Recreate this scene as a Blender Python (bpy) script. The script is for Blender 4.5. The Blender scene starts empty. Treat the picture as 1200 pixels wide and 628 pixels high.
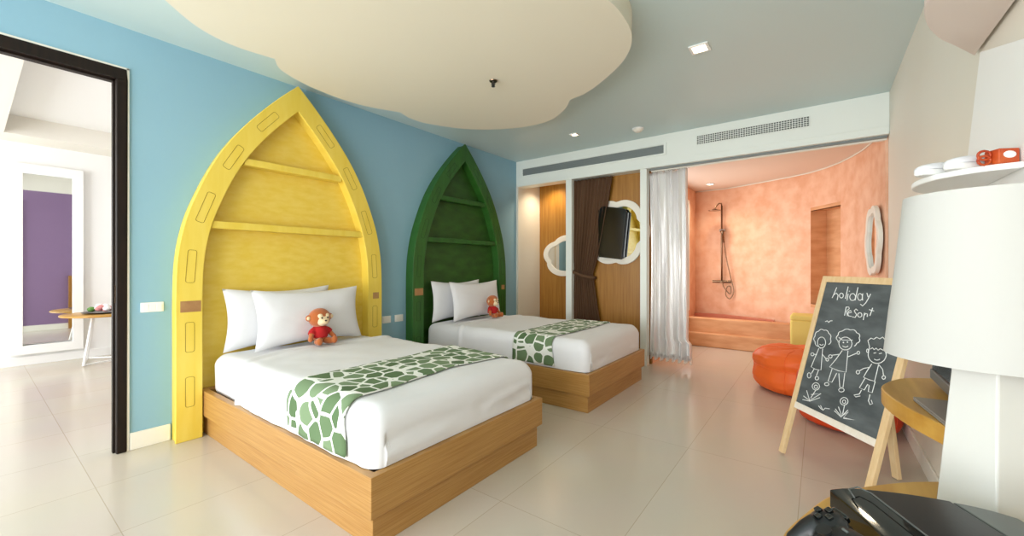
import bpy, bmesh, math, random
from mathutils import Vector, Matrix, noise
random.seed(7)
PI = math.pi
S = bpy.context.scene
COL = S.collection
# ------------------------------------------------------------------ camera
cam = bpy.data.cameras.new('camera'); co = bpy.data.objects.new('camera', cam); COL.objects.link(co)
CAMZ = 1.18
co.location = (0, 0, CAMZ); co.rotation_euler = (PI/2, 0, math.atan2(.6, .8))
cam.sensor_width = 36; cam.lens = 36*480/1200; cam.shift_y = -2/1200*1.0; cam.clip_start = .05
S.camera = co
# ------------------------------------------------------------------ world, exposure
W = bpy.data.worlds.new('world'); S.world = W; W.use_nodes = True
W.node_tree.nodes['Background'].inputs[0].default_value = (.85, .93, 1, 1)
W.node_tree.nodes['Background'].inputs[1].default_value = 1.2
S.view_settings.view_transform = 'Standard'; S.view_settings.look = 'None'
S.view_settings.exposure = -0.1; S.view_settings.gamma = 1; S.view_settings.use_curve_mapping = False

def area(name, loc, size, sizey, power, col, rot):
    l = bpy.data.lights.new(name, 'AREA'); l.shape = 'RECTANGLE'; l.size = size; l.size_y = sizey
    l.energy = power; l.color = col
    o = bpy.data.objects.new(name, l); o.location = loc; o.rotation_euler = rot; COL.objects.link(o); return o
def spot(name, loc, power, col, ang=110, blend=.6, rad=.04):
    l = bpy.data.lights.new(name, 'SPOT'); l.energy = power; l.color = col; l.spot_size = math.radians(ang)
    l.spot_blend = blend; l.shadow_soft_size = rad
    o = bpy.data.objects.new(name, l); o.location = loc; COL.objects.link(o); return o
# daylight through the balcony windows behind the camera and in the next room
area('window_daylight', (-1.5, -3.9, 1.5), 5.5, 3.2, 330, (.95, .97, 1), (PI/2, 0, 0))
# added low lamp tilted upward to brighten the ceiling
area('ceiling_fill', (-1.5, -2.5, .55), 3.6, .7, 75, (1, .98, .94), (math.radians(125), 0, 0))
area('bathroom_fill', (-1.6, 6.1, 1.35), 1.3, 1.7, 20, (1, .95, .88), (PI/2, 0, -PI/2))  # added fill lamp behind the silver curtain, brightens the bathroom
area('next_room_daylight', (-5.6, -2.52, 1.4), 3.4, 2.4, 135, (.95, .98, 1), (PI/2, 0, 0))

# ------------------------------------------------------------------ materials
def lin(h):
    if isinstance(h, str):
        h = h.lstrip('#'); c = [int(h[i:i+2], 16)/255 for i in (0, 2, 4)]
    else: c = [v/255 for v in h]
    return tuple((v/12.92 if v <= .04045 else ((v+.055)/1.055)**2.4) for v in c)+(1,)
def mat(name, col, rough=.6, metal=0, spec=.5, noise_amt=0, nscale=4, stretch=(1, 1, 1), col2=None, bump=0, bscale=60, trans=0, emit=None, estr=0, coat=0, sheen=0, detail=4):
    m = bpy.data.materials.new(name); m.use_nodes = True; nt = m.node_tree; b = nt.nodes['Principled BSDF']
    b.inputs['Base Color'].default_value = lin(col); b.inputs['Roughness'].default_value = rough
    b.inputs['Metallic'].default_value = metal; b.inputs['Specular IOR Level'].default_value = spec
    if coat: b.inputs['Coat Weight'].default_value = coat
    if sheen: b.inputs['Sheen Weight'].default_value = sheen
    if trans: b.inputs['Transmission Weight'].default_value = trans
    if emit is not None:
        b.inputs['Emission Color'].default_value = lin(emit); b.inputs['Emission Strength'].default_value = estr
    tc = nt.nodes.new('ShaderNodeTexCoord')
    if col2 is not None:
        mp = nt.nodes.new('ShaderNodeMapping'); mp.inputs['Scale'].default_value = stretch
        nt.links.new(tc.outputs['Object'], mp.inputs[0])
        n = nt.nodes.new('ShaderNodeTexNoise'); n.inputs['Scale'].default_value = nscale; n.inputs['Detail'].default_value = detail
        nt.links.new(mp.outputs[0], n.inputs['Vector'])
        r = nt.nodes.new('ShaderNodeValToRGB'); r.color_ramp.elements[0].position = .32; r.color_ramp.elements[1].position = .68
        r.color_ramp.elements[0].color = lin(col); r.color_ramp.elements[1].color = lin(col2)
        nt.links.new(n.outputs['Fac'], r.inputs[0]); nt.links.new(r.outputs[0], b.inputs['Base Color'])
    if bump:
        n2 = nt.nodes.new('ShaderNodeTexNoise'); n2.inputs['Scale'].default_value = bscale; n2.inputs['Detail'].default_value = 3
        mp2 = nt.nodes.new('ShaderNodeMapping'); mp2.inputs['Scale'].default_value = stretch
        nt.links.new(tc.outputs['Object'], mp2.inputs[0]); nt.links.new(mp2.outputs[0], n2.inputs['Vector'])
        bp = nt.nodes.new('ShaderNodeBump'); bp.inputs['Strength'].default_value = bump; bp.inputs['Distance'].default_value = .01
        nt.links.new(n2.outputs['Fac'], bp.inputs['Height']); nt.links.new(bp.outputs[0], b.inputs['Normal'])
    return m
M = {}
M['blue'] = mat('blue wall paint', '#8cb6ca', .7, col2='#91bacc', nscale=1.2, bump=.03)
M['ceil'] = mat('teal ceiling paint', '#cbdede', .42, bump=.02)
M['cream'] = mat('cream paint', '#f0ece0', .6)
M['white'] = mat('white paint', '#f7f7f4', .5)
M['beige'] = mat('beige wall paint', '#e9e3d4', .55, col2='#ece7da', nscale=.8)
M['purple'] = mat('purple wall paint', '#8a6f93', .6)
M['cloud'] = mat('cream cloud paint', '#e9e3d0', .6)
M['valance'] = mat('white lacquer', '#ecf1ea', .35)
M['yellow'] = mat('yellow boat paint', '#eacc4c', .5, col2='#efd45e', nscale=3, stretch=(1, 6, 1), bump=.05)
M['yellow_back'] = mat('yellow boat panel paint', '#e9c848', .5, col2='#efd262', nscale=5, stretch=(1, 2, 5), bump=.06)
M['yellow_line'] = mat('yellow groove', '#8f7114', .7)
M['green'] = mat('green boat paint', '#28581c', .45, col2='#306822', nscale=3, stretch=(1, 6, 1), bump=.05)
M['green_back'] = mat('green boat panel paint', '#264c16', .5, col2='#34621e', nscale=2.2, stretch=(1, 2, 5), bump=.06)
M['green_line'] = mat('green groove', '#143815', .7)
M['patch'] = mat('worn brown patch', '#a5774a', .6, col2='#bb915c', nscale=9)
M['oak'] = mat('oak veneer', '#a5763a', .4, col2='#bb8f52', nscale=3, stretch=(1.2, 1.2, 70), bump=.03, bscale=20)
M['panel'] = mat('wood wall panel', '#98651f', .4, col2='#ad7a30', nscale=3, stretch=(14, 14, .7), bump=.03)
M['desk'] = mat('honey desk wood', '#b98431', .33, col2='#cf9f4a', nscale=3, stretch=(10, 1, 6))
M['pine'] = mat('pine', '#e3c08e', .5, col2='#edd0a3', nscale=6, stretch=(8, 8, 1))
M['palepine'] = mat('whitewashed pine', '#efe4d4', .5, col2='#f3ebdf', nscale=6, stretch=(1, 8, 8))
M['canopy'] = mat('pinkish cream paint', '#e6d8cf', .6)
M['whitefab'] = mat('white linen', '#e6e6e9', .8, bump=.1, bscale=7, sheen=.1)
M['black'] = mat('black stained wood', '#120a06', .5, spec=.25, col2='#20130b', nscale=5, stretch=(8, 8, 1))
M['blackpl'] = mat('black plastic', '#17181a', .35)
M['gloss'] = mat('gloss black', '#0b1113', .08, coat=.6)
M['screen'] = mat('black screen', '#090605', .12)
M['greyedge'] = mat('grey plastic edge', '#5f6361', .35)
M['chalk'] = mat('chalk white', '#eef0ee', .9)
M['board'] = mat('blackboard', '#42484a', .75, col2='#62686a', nscale=5, stretch=(1, 1, 3), detail=8)
M['orange'] = mat('orange fabric', '#f26a22', .55, bump=.08, bscale=12)
M['redor'] = mat('red orange fabric', '#e24a18', .5, bump=.08, bscale=12)
M['pink'] = mat('pink plaster', '#e3a985', .55, col2='#f1c4a6', nscale=7, bump=.04, detail=9)
M['terracotta'] = mat('terracotta plaster', '#cf9262', .5, col2='#e6b184', nscale=3, bump=.05, stretch=(1, 1, 4), detail=8)
M['basin'] = mat('dark pink basin', '#c4755a', .5, col2='#cf8469', nscale=4)
M['bathceil'] = mat('bath ceiling', '#e3d2c4', .5)
M['chrome'] = mat('chrome', '#c8c8c8', .15, metal=1)
M['bronze'] = mat('brushed bronze', '#8c7560', .25, metal=1)
M['brown'] = mat('brown curtain fabric', '#5c4029', .8, bump=.1, bscale=80)
M['mirror'] = mat('mirror', '#e8ecec', .02, metal=1)
M['dark'] = mat('dark slot', '#7c8483', .5)
M['darkhole'] = mat('dark duct', '#2c3233', .7)
M['monkey'] = mat('orange brown plush', '#b5622c', .95, sheen=.4, bump=.3, bscale=150)
M['face'] = mat('cream plush', '#f0d8b0', .95, sheen=.3)
M['red'] = mat('red shirt', '#b51a1c', .9)
M['eye'] = mat('black bead', '#120c0a', .3)
M['shade'] = mat('white lamp shade', '#bdbcb7', .8)
M['lampbody'] = mat('white lamp base', '#d2d2cc', .5)
M['grey'] = mat('grey laptop lid', '#8b8884', .35, metal=.3)
M['gift'] = mat('red orange box', '#a02312', .3, col2='#d0602a', nscale=14)
M['leaf'] = mat('leaf green', '#5c8a3c', .6)
M['flowerpink'] = mat('pink petals', '#d98f8c', .7)
M['plate'] = mat('dark plate', '#2e2222', .3)
M['lampglow'] = mat('lit lamp', '#fff4dc', .5, emit='#ffe6bd', estr=14)
M['yseat'] = mat('yellow fabric', '#ecd678', .8)
M['glass'] = mat('greenish glass edge', '#dfeee4', .1, trans=.3)

def floor_mat():
    m = bpy.data.materials.new('polished cream tiles'); m.use_nodes = True; nt = m.node_tree; b = nt.nodes['Principled BSDF']
    tc = nt.nodes.new('ShaderNodeTexCoord'); mp = nt.nodes.new('ShaderNodeMapping')
    mp.inputs['Location'].default_value = (.68+6, -.414+12, 0)
    br = nt.nodes.new('ShaderNodeTexBrick'); br.offset = 0; br.inputs['Scale'].default_value = 1
    br.inputs['Brick Width'].default_value = .6; br.inputs['Row Height'].default_value = 1.2
    br.inputs['Mortar Size'].default_value = .0022; br.inputs['Mortar Smooth'].default_value = .3
    br.inputs['Color1'].default_value = lin('#cfc4b5'); br.inputs['Color2'].default_value = lin('#d2c8ba'); br.inputs['Mortar'].default_value = lin('#baac98')
    n = nt.nodes.new('ShaderNodeTexNoise'); n.inputs['Scale'].default_value = 1.5
    mx = nt.nodes.new('ShaderNodeMix'); mx.data_type = 'RGBA'; mx.blend_type = 'MULTIPLY'; mx.inputs[0].default_value = .12
    nt.links.new(tc.outputs['Object'], mp.inputs[0]); nt.links.new(mp.outputs[0], br.inputs[0]); nt.links.new(tc.outputs['Object'], n.inputs['Vector'])
    nt.links.new(br.outputs['Color'], mx.inputs[6]); nt.links.new(n.outputs['Color'], mx.inputs[7]); nt.links.new(mx.outputs[2], b.inputs['Base Color'])
    b.inputs['Roughness'].default_value = .2; b.inputs['Specular IOR Level'].default_value = .5
    return m
M['floor'] = floor_mat()
def runner_mat():
    m = bpy.data.materials.new('green leaf print'); m.use_nodes = True; nt = m.node_tree; b = nt.nodes['Principled BSDF']
    tc = nt.nodes.new('ShaderNodeTexCoord')
    nz = nt.nodes.new('ShaderNodeTexNoise'); nz.inputs['Scale'].default_value = 9; nz.inputs['Detail'].default_value = 1
    va = nt.nodes.new('ShaderNodeMix'); va.data_type = 'RGBA'; va.blend_type = 'LINEAR_LIGHT'; va.inputs[0].default_value = .012
    nt.links.new(tc.outputs['UV'], nz.inputs['Vector']); nt.links.new(tc.outputs['UV'], va.inputs[6]); nt.links.new(nz.outputs['Color'], va.inputs[7])
    mp = nt.nodes.new('ShaderNodeMapping'); mp.inputs['Scale'].default_value = (1.05, .95, 1); nt.links.new(va.outputs[2], mp.inputs[0])
    v = nt.nodes.new('ShaderNodeTexVoronoi'); v.feature = 'DISTANCE_TO_EDGE'; v.inputs['Scale'].default_value = 10; v.inputs['Randomness'].default_value = .62
    nt.links.new(mp.outputs[0], v.inputs['Vector'])
    r = nt.nodes.new('ShaderNodeValToRGB'); r.color_ramp.interpolation = 'CONSTANT'
    r.color_ramp.elements[0].color = lin('#eef0ea'); r.color_ramp.elements[1].position = .1; r.color_ramp.elements[1].color = (1, 1, 1, 1)
    nt.links.new(v.outputs['Distance'], r.inputs[0])
    st = nt.nodes.new('ShaderNodeMath'); st.operation = 'GREATER_THAN'; st.inputs[1].default_value = .07; nt.links.new(v.outputs['Distance'], st.inputs[0])
    v2 = nt.nodes.new('ShaderNodeTexVoronoi'); v2.inputs['Scale'].default_value = 10; v2.inputs['Randomness'].default_value = .62; nt.links.new(mp.outputs[0], v2.inputs['Vector'])
    hs = nt.nodes.new('ShaderNodeMix'); hs.data_type = 'RGBA'; hs.inputs[6].default_value = lin('#536e47'); hs.inputs[7].default_value = lin('#7d9470')
    sp = nt.nodes.new('ShaderNodeSeparateColor'); nt.links.new(v2.outputs['Color'], sp.inputs[0]); nt.links.new(sp.outputs[0], hs.inputs[0])
    s2 = nt.nodes.new('ShaderNodeMath'); s2.operation = 'LESS_THAN'; s2.inputs[1].default_value = .68; nt.links.new(v2.outputs['Distance'], s2.inputs[0])
    s3 = nt.nodes.new('ShaderNodeMath'); s3.operation = 'MULTIPLY'; nt.links.new(st.outputs[0], s3.inputs[0]); nt.links.new(s2.outputs[0], s3.inputs[1]); st = s3
    mx = nt.nodes.new('ShaderNodeMix'); mx.data_type = 'RGBA'; nt.links.new(st.outputs[0], mx.inputs[0]); mx.inputs[6].default_value = lin('#eef0ea'); nt.links.new(hs.outputs[2], mx.inputs[7])
    nt.links.new(mx.outputs[2], b.inputs['Base Color']); b.inputs['Roughness'].default_value = .85
    return m
M['runner'] = runner_mat()
def sheer_mat():
    m = mat('silver satin', '#efedeb', .28, metal=.55, sheen=.4); return m
M['silver'] = sheer_mat()

# ------------------------------------------------------------------ mesh helpers
WL = {}
class MB:
    def __init__(s): s.v = []; s.f = []; s.uv = None
    def add(s, vs, fs):
        n = len(s.v); s.v += [tuple(v) for v in vs]; s.f += [tuple(i+n for i in f) for f in fs]; return s
    def box(s, x0, x1, y0, y1, z0, z1):
        vs = [(x, y, z) for z in (z0, z1) for y in (y0, y1) for x in (x0, x1)]
        return s.add(vs, [(0, 2, 3, 1), (4, 5, 7, 6), (0, 1, 5, 4), (2, 6, 7, 3), (0, 4, 6, 2), (1, 3, 7, 5)])
    def prism(s, pts, a0, a1, axis):
        # pts 2D; axis 'x': pts=(y,z), 'y': pts=(x,z), 'z': pts=(x,y)
        def P(p, a): return {'x': (a, p[0], p[1]), 'y': (p[0], a, p[1]), 'z': (p[0], p[1], a)}[axis]
        n = len(pts); vs = [P(p, a0) for p in pts]+[P(p, a1) for p in pts]
        fs = [tuple(range(n))[::-1], tuple(range(n, 2*n))]+[(i, (i+1) % n, n+(i+1) % n, n+i) for i in range(n)]
        return s.add(vs, fs)
    def ring(s, outer, inner, a0, a1, axis, closed=True):
        def P(p, a): return {'x': (a, p[0], p[1]), 'y': (p[0], a, p[1]), 'z': (p[0], p[1], a)}[axis]
        n = len(outer); vs = [P(p, a0) for p in outer]+[P(p, a0) for p in inner]+[P(p, a1) for p in outer]+[P(p, a1) for p in inner]
        fs = []
        for i in range(n if closed else n-1):
            j = (i+1) % n
            fs += [(i, j, n+j, n+i), (2*n+i, 3*n+i, 3*n+j, 2*n+j), (i, 2*n+i, 2*n+j, j), (n+i, n+j, 3*n+j, 3*n+i)]
        if not closed:
            fs += [(0, n, 3*n, 2*n), (n-1, 3*n-1, 4*n-1, 2*n-1)]
        return s.add(vs, fs)
    def tube(s, path, r, seg=8, cap=True):
        path = [Vector(p) for p in path]; n = len(path); rs = r if isinstance(r, (list, tuple)) else [r]*n
        vs = []; up = None
        for i, p in enumerate(path):
            d = (path[min(i+1, n-1)]-path[max(i-1, 0)]).normalized()
            if up is None:
                up = d.orthogonal().normalized()
            else:
                up = (up-d*up.dot(d)); up = up.normalized() if up.length > 1e-6 else d.orthogonal().normalized()
            w = d.cross(up)
            for k in range(seg):
                a = 2*PI*k/seg; vs.append(p+(up*math.cos(a)+w*math.sin(a))*rs[i])
        fs = [(i*seg+k, i*seg+(k+1) % seg, (i+1)*seg+(k+1) % seg, (i+1)*seg+k) for i in range(n-1) for k in range(seg)]
        if cap: fs += [tuple(range(seg))[::-1], tuple(range((n-1)*seg, n*seg))]
        return s.add(vs, fs)
    def lathe(s, prof, c=(0, 0, 0), seg=32, mtx=None):
        vs = []
        for r, z in prof:
            for k in range(seg):
                a = 2*PI*k/seg; vs.append(Vector((r*math.cos(a), r*math.sin(a), z)))
        if mtx: vs = [mtx @ v for v in vs]
        vs = [v+Vector(c) for v in vs]; n = len(prof)
        fs = [(i*seg+k, i*seg+(k+1) % seg, (i+1)*seg+(k+1) % seg, (i+1)*seg+k) for i in range(n-1) for k in range(seg)]
        fs += [tuple(range(seg))[::-1], tuple(range((n-1)*seg, n*seg))]
        return s.add(vs, fs)
    def ell(s, c, r, mtx=None, seg=20, rings=12):
        vs = []; 
        for i in range(rings+1):
            th = PI*i/rings
            for k in range(seg):
                a = 2*PI*k/seg
                v = Vector((r[0]*math.sin(th)*math.cos(a), r[1]*math.sin(th)*math.sin(a), r[2]*math.cos(th)))
                if mtx: v = mtx @ v
                vs.append(v+Vector(c))
        fs = [(i*seg+k, (i+1)*seg+k, (i+1)*seg+(k+1) % seg, i*seg+(k+1) % seg) for i in range(rings) for k in range(seg)]
        return s.add(vs, fs)
    def grid(s, fn, nu, nv, closed_u=False):
        vs = [fn(i/nu, j/nv) for j in range(nv+1) for i in range(nu+1)]
        fs = [(j*(nu+1)+i, j*(nu+1)+i+1, (j+1)*(nu+1)+i+1, (j+1)*(nu+1)+i) for j in range(nv) for i in range(nu)]
        return s.add(vs, fs)
    def softbox(s, x0, x1, y0, y1, z0, z1, r, step=.04, wob=0, seed=0):
        bm = bmesh.new(); lo = (x0, y0, z0); hi = (x1, y1, z1)
        def axis_pts(a, b):
            n = max(2, int((b-a-2*r)/step)); k = 5
            e = [a+r*(1-math.cos(PI/2*i/k)) for i in range(k)] if False else [a+r*i/k for i in range(k)]
            m = [a+r+(b-a-2*r)*i/n for i in range(n+1)]
            return e+m+[b-r+r*i/k for i in range(1, k+1)]
        X = [axis_pts(lo[i], hi[i]) for i in range(3)]; idx = {}; vs = []; fs = []
        def vid(i, j, k):
            key = (i, j, k)
            if key not in idx:
                p = Vector((X[0][i], X[1][j], X[2][k])); q = Vector([min(max(p[a], lo[a]+r), hi[a]-r) for a in range(3)])
                d = p-q
                if d.length > 1e-9: d.normalize(); p = q+d*r
                else: d = Vector((0, 0, 1))
                if wob: p = p+d*wob*noise.noise((p+Vector((seed*7.3, 0, 0)))*4.0)
                idx[key] = len(vs); vs.append(p)
            return idx[key]
        n = [len(a)-1 for a in X]
        for i in range(n[0]):
            for j in range(n[1]):
                fs.append((vid(i, j, 0), vid(i, j+1, 0), vid(i+1, j+1, 0), vid(i+1, j, 0)))
                fs.append((vid(i, j, n[2]), vid(i+1, j, n[2]), vid(i+1, j+1, n[2]), vid(i, j+1, n[2])))
        for i in range(n[0]):
            for k in range(n[2]):
                fs.append((vid(i, 0, k), vid(i+1, 0, k), vid(i+1, 0, k+1), vid(i, 0, k+1)))
                fs.append((vid(i, n[1], k), vid(i, n[1], k+1), vid(i+1, n[1], k+1), vid(i+1, n[1], k)))
        for j in range(n[1]):
            for k in range(n[2]):
                fs.append((vid(0, j, k), vid(0, j, k+1), vid(0, j+1, k+1), vid(0, j+1, k)))
                fs.append((vid(n[0], j, k), vid(n[0], j+1, k), vid(n[0], j+1, k+1), vid(n[0], j, k+1)))
        bm.free(); return s.add(vs, fs)
    def xf(s, mtx):
        s.v = [tuple(mtx @ Vector(v)) for v in s.v]; return s
    def build(s, name, m, parent=None, smooth=False, bevel=0, seg=2, solid=0, sub=0, angle=None, local=False):
        me = bpy.data.meshes.new(name)
        off = Vector((0, 0, 0)) if (parent is None or local) else WL[parent.name]
        me.from_pydata([tuple(Vector(v)-off) for v in s.v], [], s.f); me.update()
        bm = bmesh.new(); bm.from_mesh(me); bmesh.ops.remove_doubles(bm, verts=bm.verts, dist=1e-6)
        bmesh.ops.recalc_face_normals(bm, faces=bm.faces); bm.to_mesh(me); bm.free()
        me.materials.append(M[m] if isinstance(m, str) else m)
        o = bpy.data.objects.new(name, me); COL.objects.link(o)
        if parent is not None: o.parent = parent; WL[o.name] = off
        else: WL[o.name] = Vector((0, 0, 0))
        if smooth:
            for p in me.polygons: p.use_smooth = True
            if angle: me.set_sharp_from_angle(angle=math.radians(angle))
        if solid:
            md = o.modifiers.new('solid', 'SOLIDIFY'); md.thickness = solid; md.offset = 0
        if bevel:
            md = o.modifiers.new('bevel', 'BEVEL'); md.width = bevel; md.segments = seg; md.limit_method = 'ANGLE'
        if sub:
            md = o.modifiers.new('sub', 'SUBSURF'); md.levels = sub; md.render_levels = sub
        return o
def thing(name, label, cat, loc, group=None):
    o = bpy.data.objects.new(name, None); COL.objects.link(o); o.location = loc; o.empty_display_size = .1
    o['label'] = label; o['category'] = cat
    if group: o['group'] = group
    WL[o.name] = Vector(loc); return o
def tag(o, label, cat, group=None):
    o['label'] = label; o['category'] = cat
    if group: o['group'] = group
    # put the origin at the base of the mesh
    vs = [v.co for v in o.data.vertices]
    c = Vector(((min(v.x for v in vs)+max(v.x for v in vs))/2, (min(v.y for v in vs)+max(v.y for v in vs))/2, min(v.z for v in vs)))
    for v in o.data.vertices: v.co -= c
    o.location = c; WL[o.name] = c; return o
def struct(o): o['kind'] = 'structure'; return o
def catmull(P, n=8, closed=True):
    out = []; N = len(P)
    for i in range(N if closed else N-1):
        g = lambda k: Vector(P[k % N]) if closed else Vector(P[min(max(k, 0), N-1)])
        a, b, c, d = g(i-1), g(i), g(i+1), g(i+2)
        for j in range(n):
            t = j/n; out.append(tuple(.5*((2*b)+(c-a)*t+(2*a-5*b+4*c-d)*t*t+(3*b-3*c+d-a)*t**3)))
    if not closed: out.append(tuple(P[-1]))
    return out
# ================================================================== SETTING
H = 2.70; XA = -3.54; XC = .49; YB = 4.82
struct(MB().box(-7.75, XC+.1, -2.7, 7.6, -.06, 0).build('floor', 'floor'))
struct(MB().box(XA-.04, XC+.1, -2.7, YB+.18, H, H+.05).build('ceiling', 'ceil'))
# wall with the doorway: y -1.3 .. .6 open up to 2.40; blue on this side, purple on the other
m = MB().box(XA-.05, XA, .6, 5.6, 0, H).box(XA-.05, XA, -2.6, -1.4, 0, H).box(XA-.05, XA, -1.4, .6, 2.4, H)
struct(m.build('wall_left', 'blue'))
m = MB().box(XA-.1, XA-.05, .6, 3.2, 0.0, 2.56).box(XA-.1, XA-.05, -2.6, -1.4, 0, 2.56).box(XA-.1, XA-.05, -1.4, .6, 2.4, 2.56)
struct(m.build('wall_next_room_near', 'purple'))
struct(MB().box(XA-.12, XA-.1, .6, 3.2, 0, .1).build('baseboard_next_room_near', 'cream'))
struct(MB().box(XA-.1, XA-.05, -2.6, 3.2, 2.56, 2.9).build('trim_1', 'cream'))
struct(MB().box(XC, XC+.08, -2.6, 4.9, 0, H).build('wall_right', 'beige'))
struct(MB().box(XC-.012, XC, -.5, 4.8, 0, .1).build('baseboard_right', 'cream', bevel=.003))
# back wall behind the camera with a wide balcony window
m = MB().box(XA-.05, XC+.08, -2.7, -2.6, 2.6, H).box(XA-.1, -3.35, -2.7, -2.6, 0, 2.6).box(.35, XC+.08, -2.7, -2.6, 0, 2.6).box(-3.35, .35, -2.7, -2.6, 0, .25)
struct(m.build('wall_back', 'white'))
wf = struct(MB().box(-3.35, -3.29, -2.7, -2.6, .25, 2.6).box(.29, .35, -2.7, -2.6, .25, 2.6).box(-3.35, .35, -2.7, -2.6, .25, .31).box(-3.35, .35, -2.7, -2.6, 2.54, 2.6).box(-1.53, -1.47, -2.7, -2.6, .25, 2.6).build('window_1', 'black'))
# ceilings and shell of the next room
struct(MB().box(-7.75, XA-.05, -2.7, 3.3, 2.86, 2.92).build('ceiling_next_room', 'white'))
m = MB().box(-7.6, -7.15, .25, 3.2, 2.65, 2.86).box(-7.6, XA-.1, -2.6, .25, 2.65, 2.86)
struct(m.build('trim_2', 'cream'))
struct(MB().box(-7.7, -7.6, -2.7, 3.3, 0, 2.9).build('wall_next_room_far', 'white'))
struct(MB().box(-7.7, XA-.05, 3.2, 3.3, 0, 2.9).build('wall_next_room_side', 'white'))
struct(MB().box(-7.6, -7.585, -2.6, 3.2, 0, .1).build('baseboard_next_room', 'white'))
m = MB().box(-7.6, XA-.1, -2.7, -2.6, 2.6, 2.9).box(-7.6, -7.4, -2.7, -2.6, 0, 2.6).box(-3.9, XA-.1, -2.7, -2.6, 0, 2.6)
struct(m.build('wall_next_room_back', 'white'))
# baseboard on the blue wall
for i, (a, b) in enumerate(((.63, .835), (2.44, 2.81), (4.42, 4.82))):
    struct(MB().box(XA, XA+.014, a, b, 0, .11).build('baseboard_left' if i == 0 else 'baseboard_left.%03d' % i, 'cream', bevel=.004))
# black door frame
dr = struct(MB().box(XA-.1, XA+.02, .565, .615, 0, 2.36).box(XA-.1, XA+.02, -1.4, -1.35, 0, 2.36).box(XA-.1, XA+.02, -1.4, .615, 2.36, 2.43).build('door_1', 'black', bevel=.006))
WL[dr.name] = Vector((0, 0, 0))
MB().box(XA-.06, XA-.02, .555, .566, 0, 2.36).box(XA-.06, XA-.02, -1.35, .566, 2.349, 2.36).build('door_stop', 'black', dr)
MB().box(XA, XA+.012, .615, .627, 0, 2.44).box(XA, XA+.012, -1.4, .627, 2.43, 2.442).build('casing_edge', 'cream', dr)
MB().box(XA-.14, XA-.105, .575, .6, 0, 2.36).build('sliding_door_edge', 'glass', dr)
MB().box(XA-.012, XA+.003, .562, .566, .95, 1.06).build('strike_plate', 'bronze', dr)

# ------------------------------------------------------------------ far end: valance, posts, recess
v = struct(MB().box(XA, XC, YB, YB+.18, 2.333, H).build('wall_back_valance', 'valance', bevel=.004))
v.name = 'trim_3'; WL[v.name] = Vector((0, 0, 0))
MB().box(XA+.02, XC-.005, YB-.012, YB, 2.333, 2.353).build('molding', 'valance', v, bevel=.003)
MB().box(-1.1, XC-.005, YB-.006, YB, 2.40, 2.408).build('molding', 'valance', v)
MB().box(-1.6, XC-.01, YB+.03, YB+.06, 2.312, 2.333).build('curtain_track', 'dark', v)
MB().box(-1.6, XC-.01, YB+.07, YB+.11, 2.30, 2.333).build('curtain_track', 'cream', v)
# left slot
t = thing('air_vent', 'long narrow grey slot air vent in the white header above the wood panels', 'air vent', (-2.42, YB, 2.48))
MB().box(-3.415, -1.43, YB-.004, YB-.001, 2.48, 2.575).build('slot', 'dark', t)
MB().ring([(-3.44, 2.46), (-1.40, 2.46), (-1.40, 2.60), (-3.44, 2.60)], [(-3.415, 2.48), (-1.43, 2.48), (-1.43, 2.578), (-3.415, 2.578)], YB-.014, YB-.001, 'y').build('frame', 'valance', t, bevel=.003)
m = MB()
for k in range(4): m.box(-3.415, -1.43, YB-.009, YB-.005, 2.495+.021*k, 2.499+.021*k)
m.build('louvre', 'dark', t)
t = thing('air_grille', 'square mesh air grille in the white header above the pink bathroom', 'air vent', (-.57, YB, 2.51))
MB().box(-1.075, -.075, YB-.004, YB-.001, 2.512, 2.61).build('backing', 'darkhole', t)
m = MB()
for k in range(46): x = -1.075+1.0*k/45; m.box(x-.0028, x+.0028, YB-.012, YB-.005, 2.512, 2.61)
for k in range(6): z = 2.514+.0945*k/5; m.box(-1.075, -.075, YB-.011, YB-.005, z-.003, z+.003)
m.build('mesh_bars', 'valance', t)
# posts
struct(MB().box(XA, XA+.035, YB, YB+.1, 0, 2.333).build('trim_4', 'cream'))
struct(MB().box(-2.715, -2.628, YB, YB+.1, 0, 2.333).build('trim_5', 'valance', bevel=.003))
struct(MB().box(-1.708, -1.63, YB, YB+.1, 0, 2.333).build('trim_6', 'valance', bevel=.003))
# wardrobe recess with wood back
struct(MB().box(XA, XA+.02, YB+.1, 5.42, 0, 2.5).build('wall_recess_side', 'cream'))
struct(MB().box(XA, -2.5, 5.42, 5.46, 0, 2.55).build('wall_recess', 'panel'))
struct(MB().box(XA, -2.5, YB+.18, 5.46, 2.5, 2.55).build('ceiling_recess', 'cream'))
struct(MB().box(-2.66, -2.64, YB+.1, 5.42, 0, 2.5).build('trim_7', 'panel'))
# big wood sliding panel behind the brown curtain
struct(MB().box(-2.64, -1.62, 4.97, 5.01, 0, 2.4).build('door_2', 'panel'))
m = MB().box(-1.66, -1.62, 5.0, 5.45, 0, 2.45).box(-1.66, -1.62, 6.75, 7.3, 0, 2.45).box(-1.66, -1.62, 5.45, 6.75, 2.2, 2.45).box(-1.66, -1.62, 5.45, 6.75, 0, .5)
struct(m.build('wall_bath_left', 'pink'))
struct(MB().ring([(5.45, .5), (6.75, .5), (6.75, 2.2), (5.45, 2.2)], [(5.5, .55), (6.7, .55), (6.7, 2.15), (5.5, 2.15)], -1.67, -1.61, 'x').build('bath_fill_frame', 'white'))  # made-up frame, unseen, put in around the bathroom fill lamp opening
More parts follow.
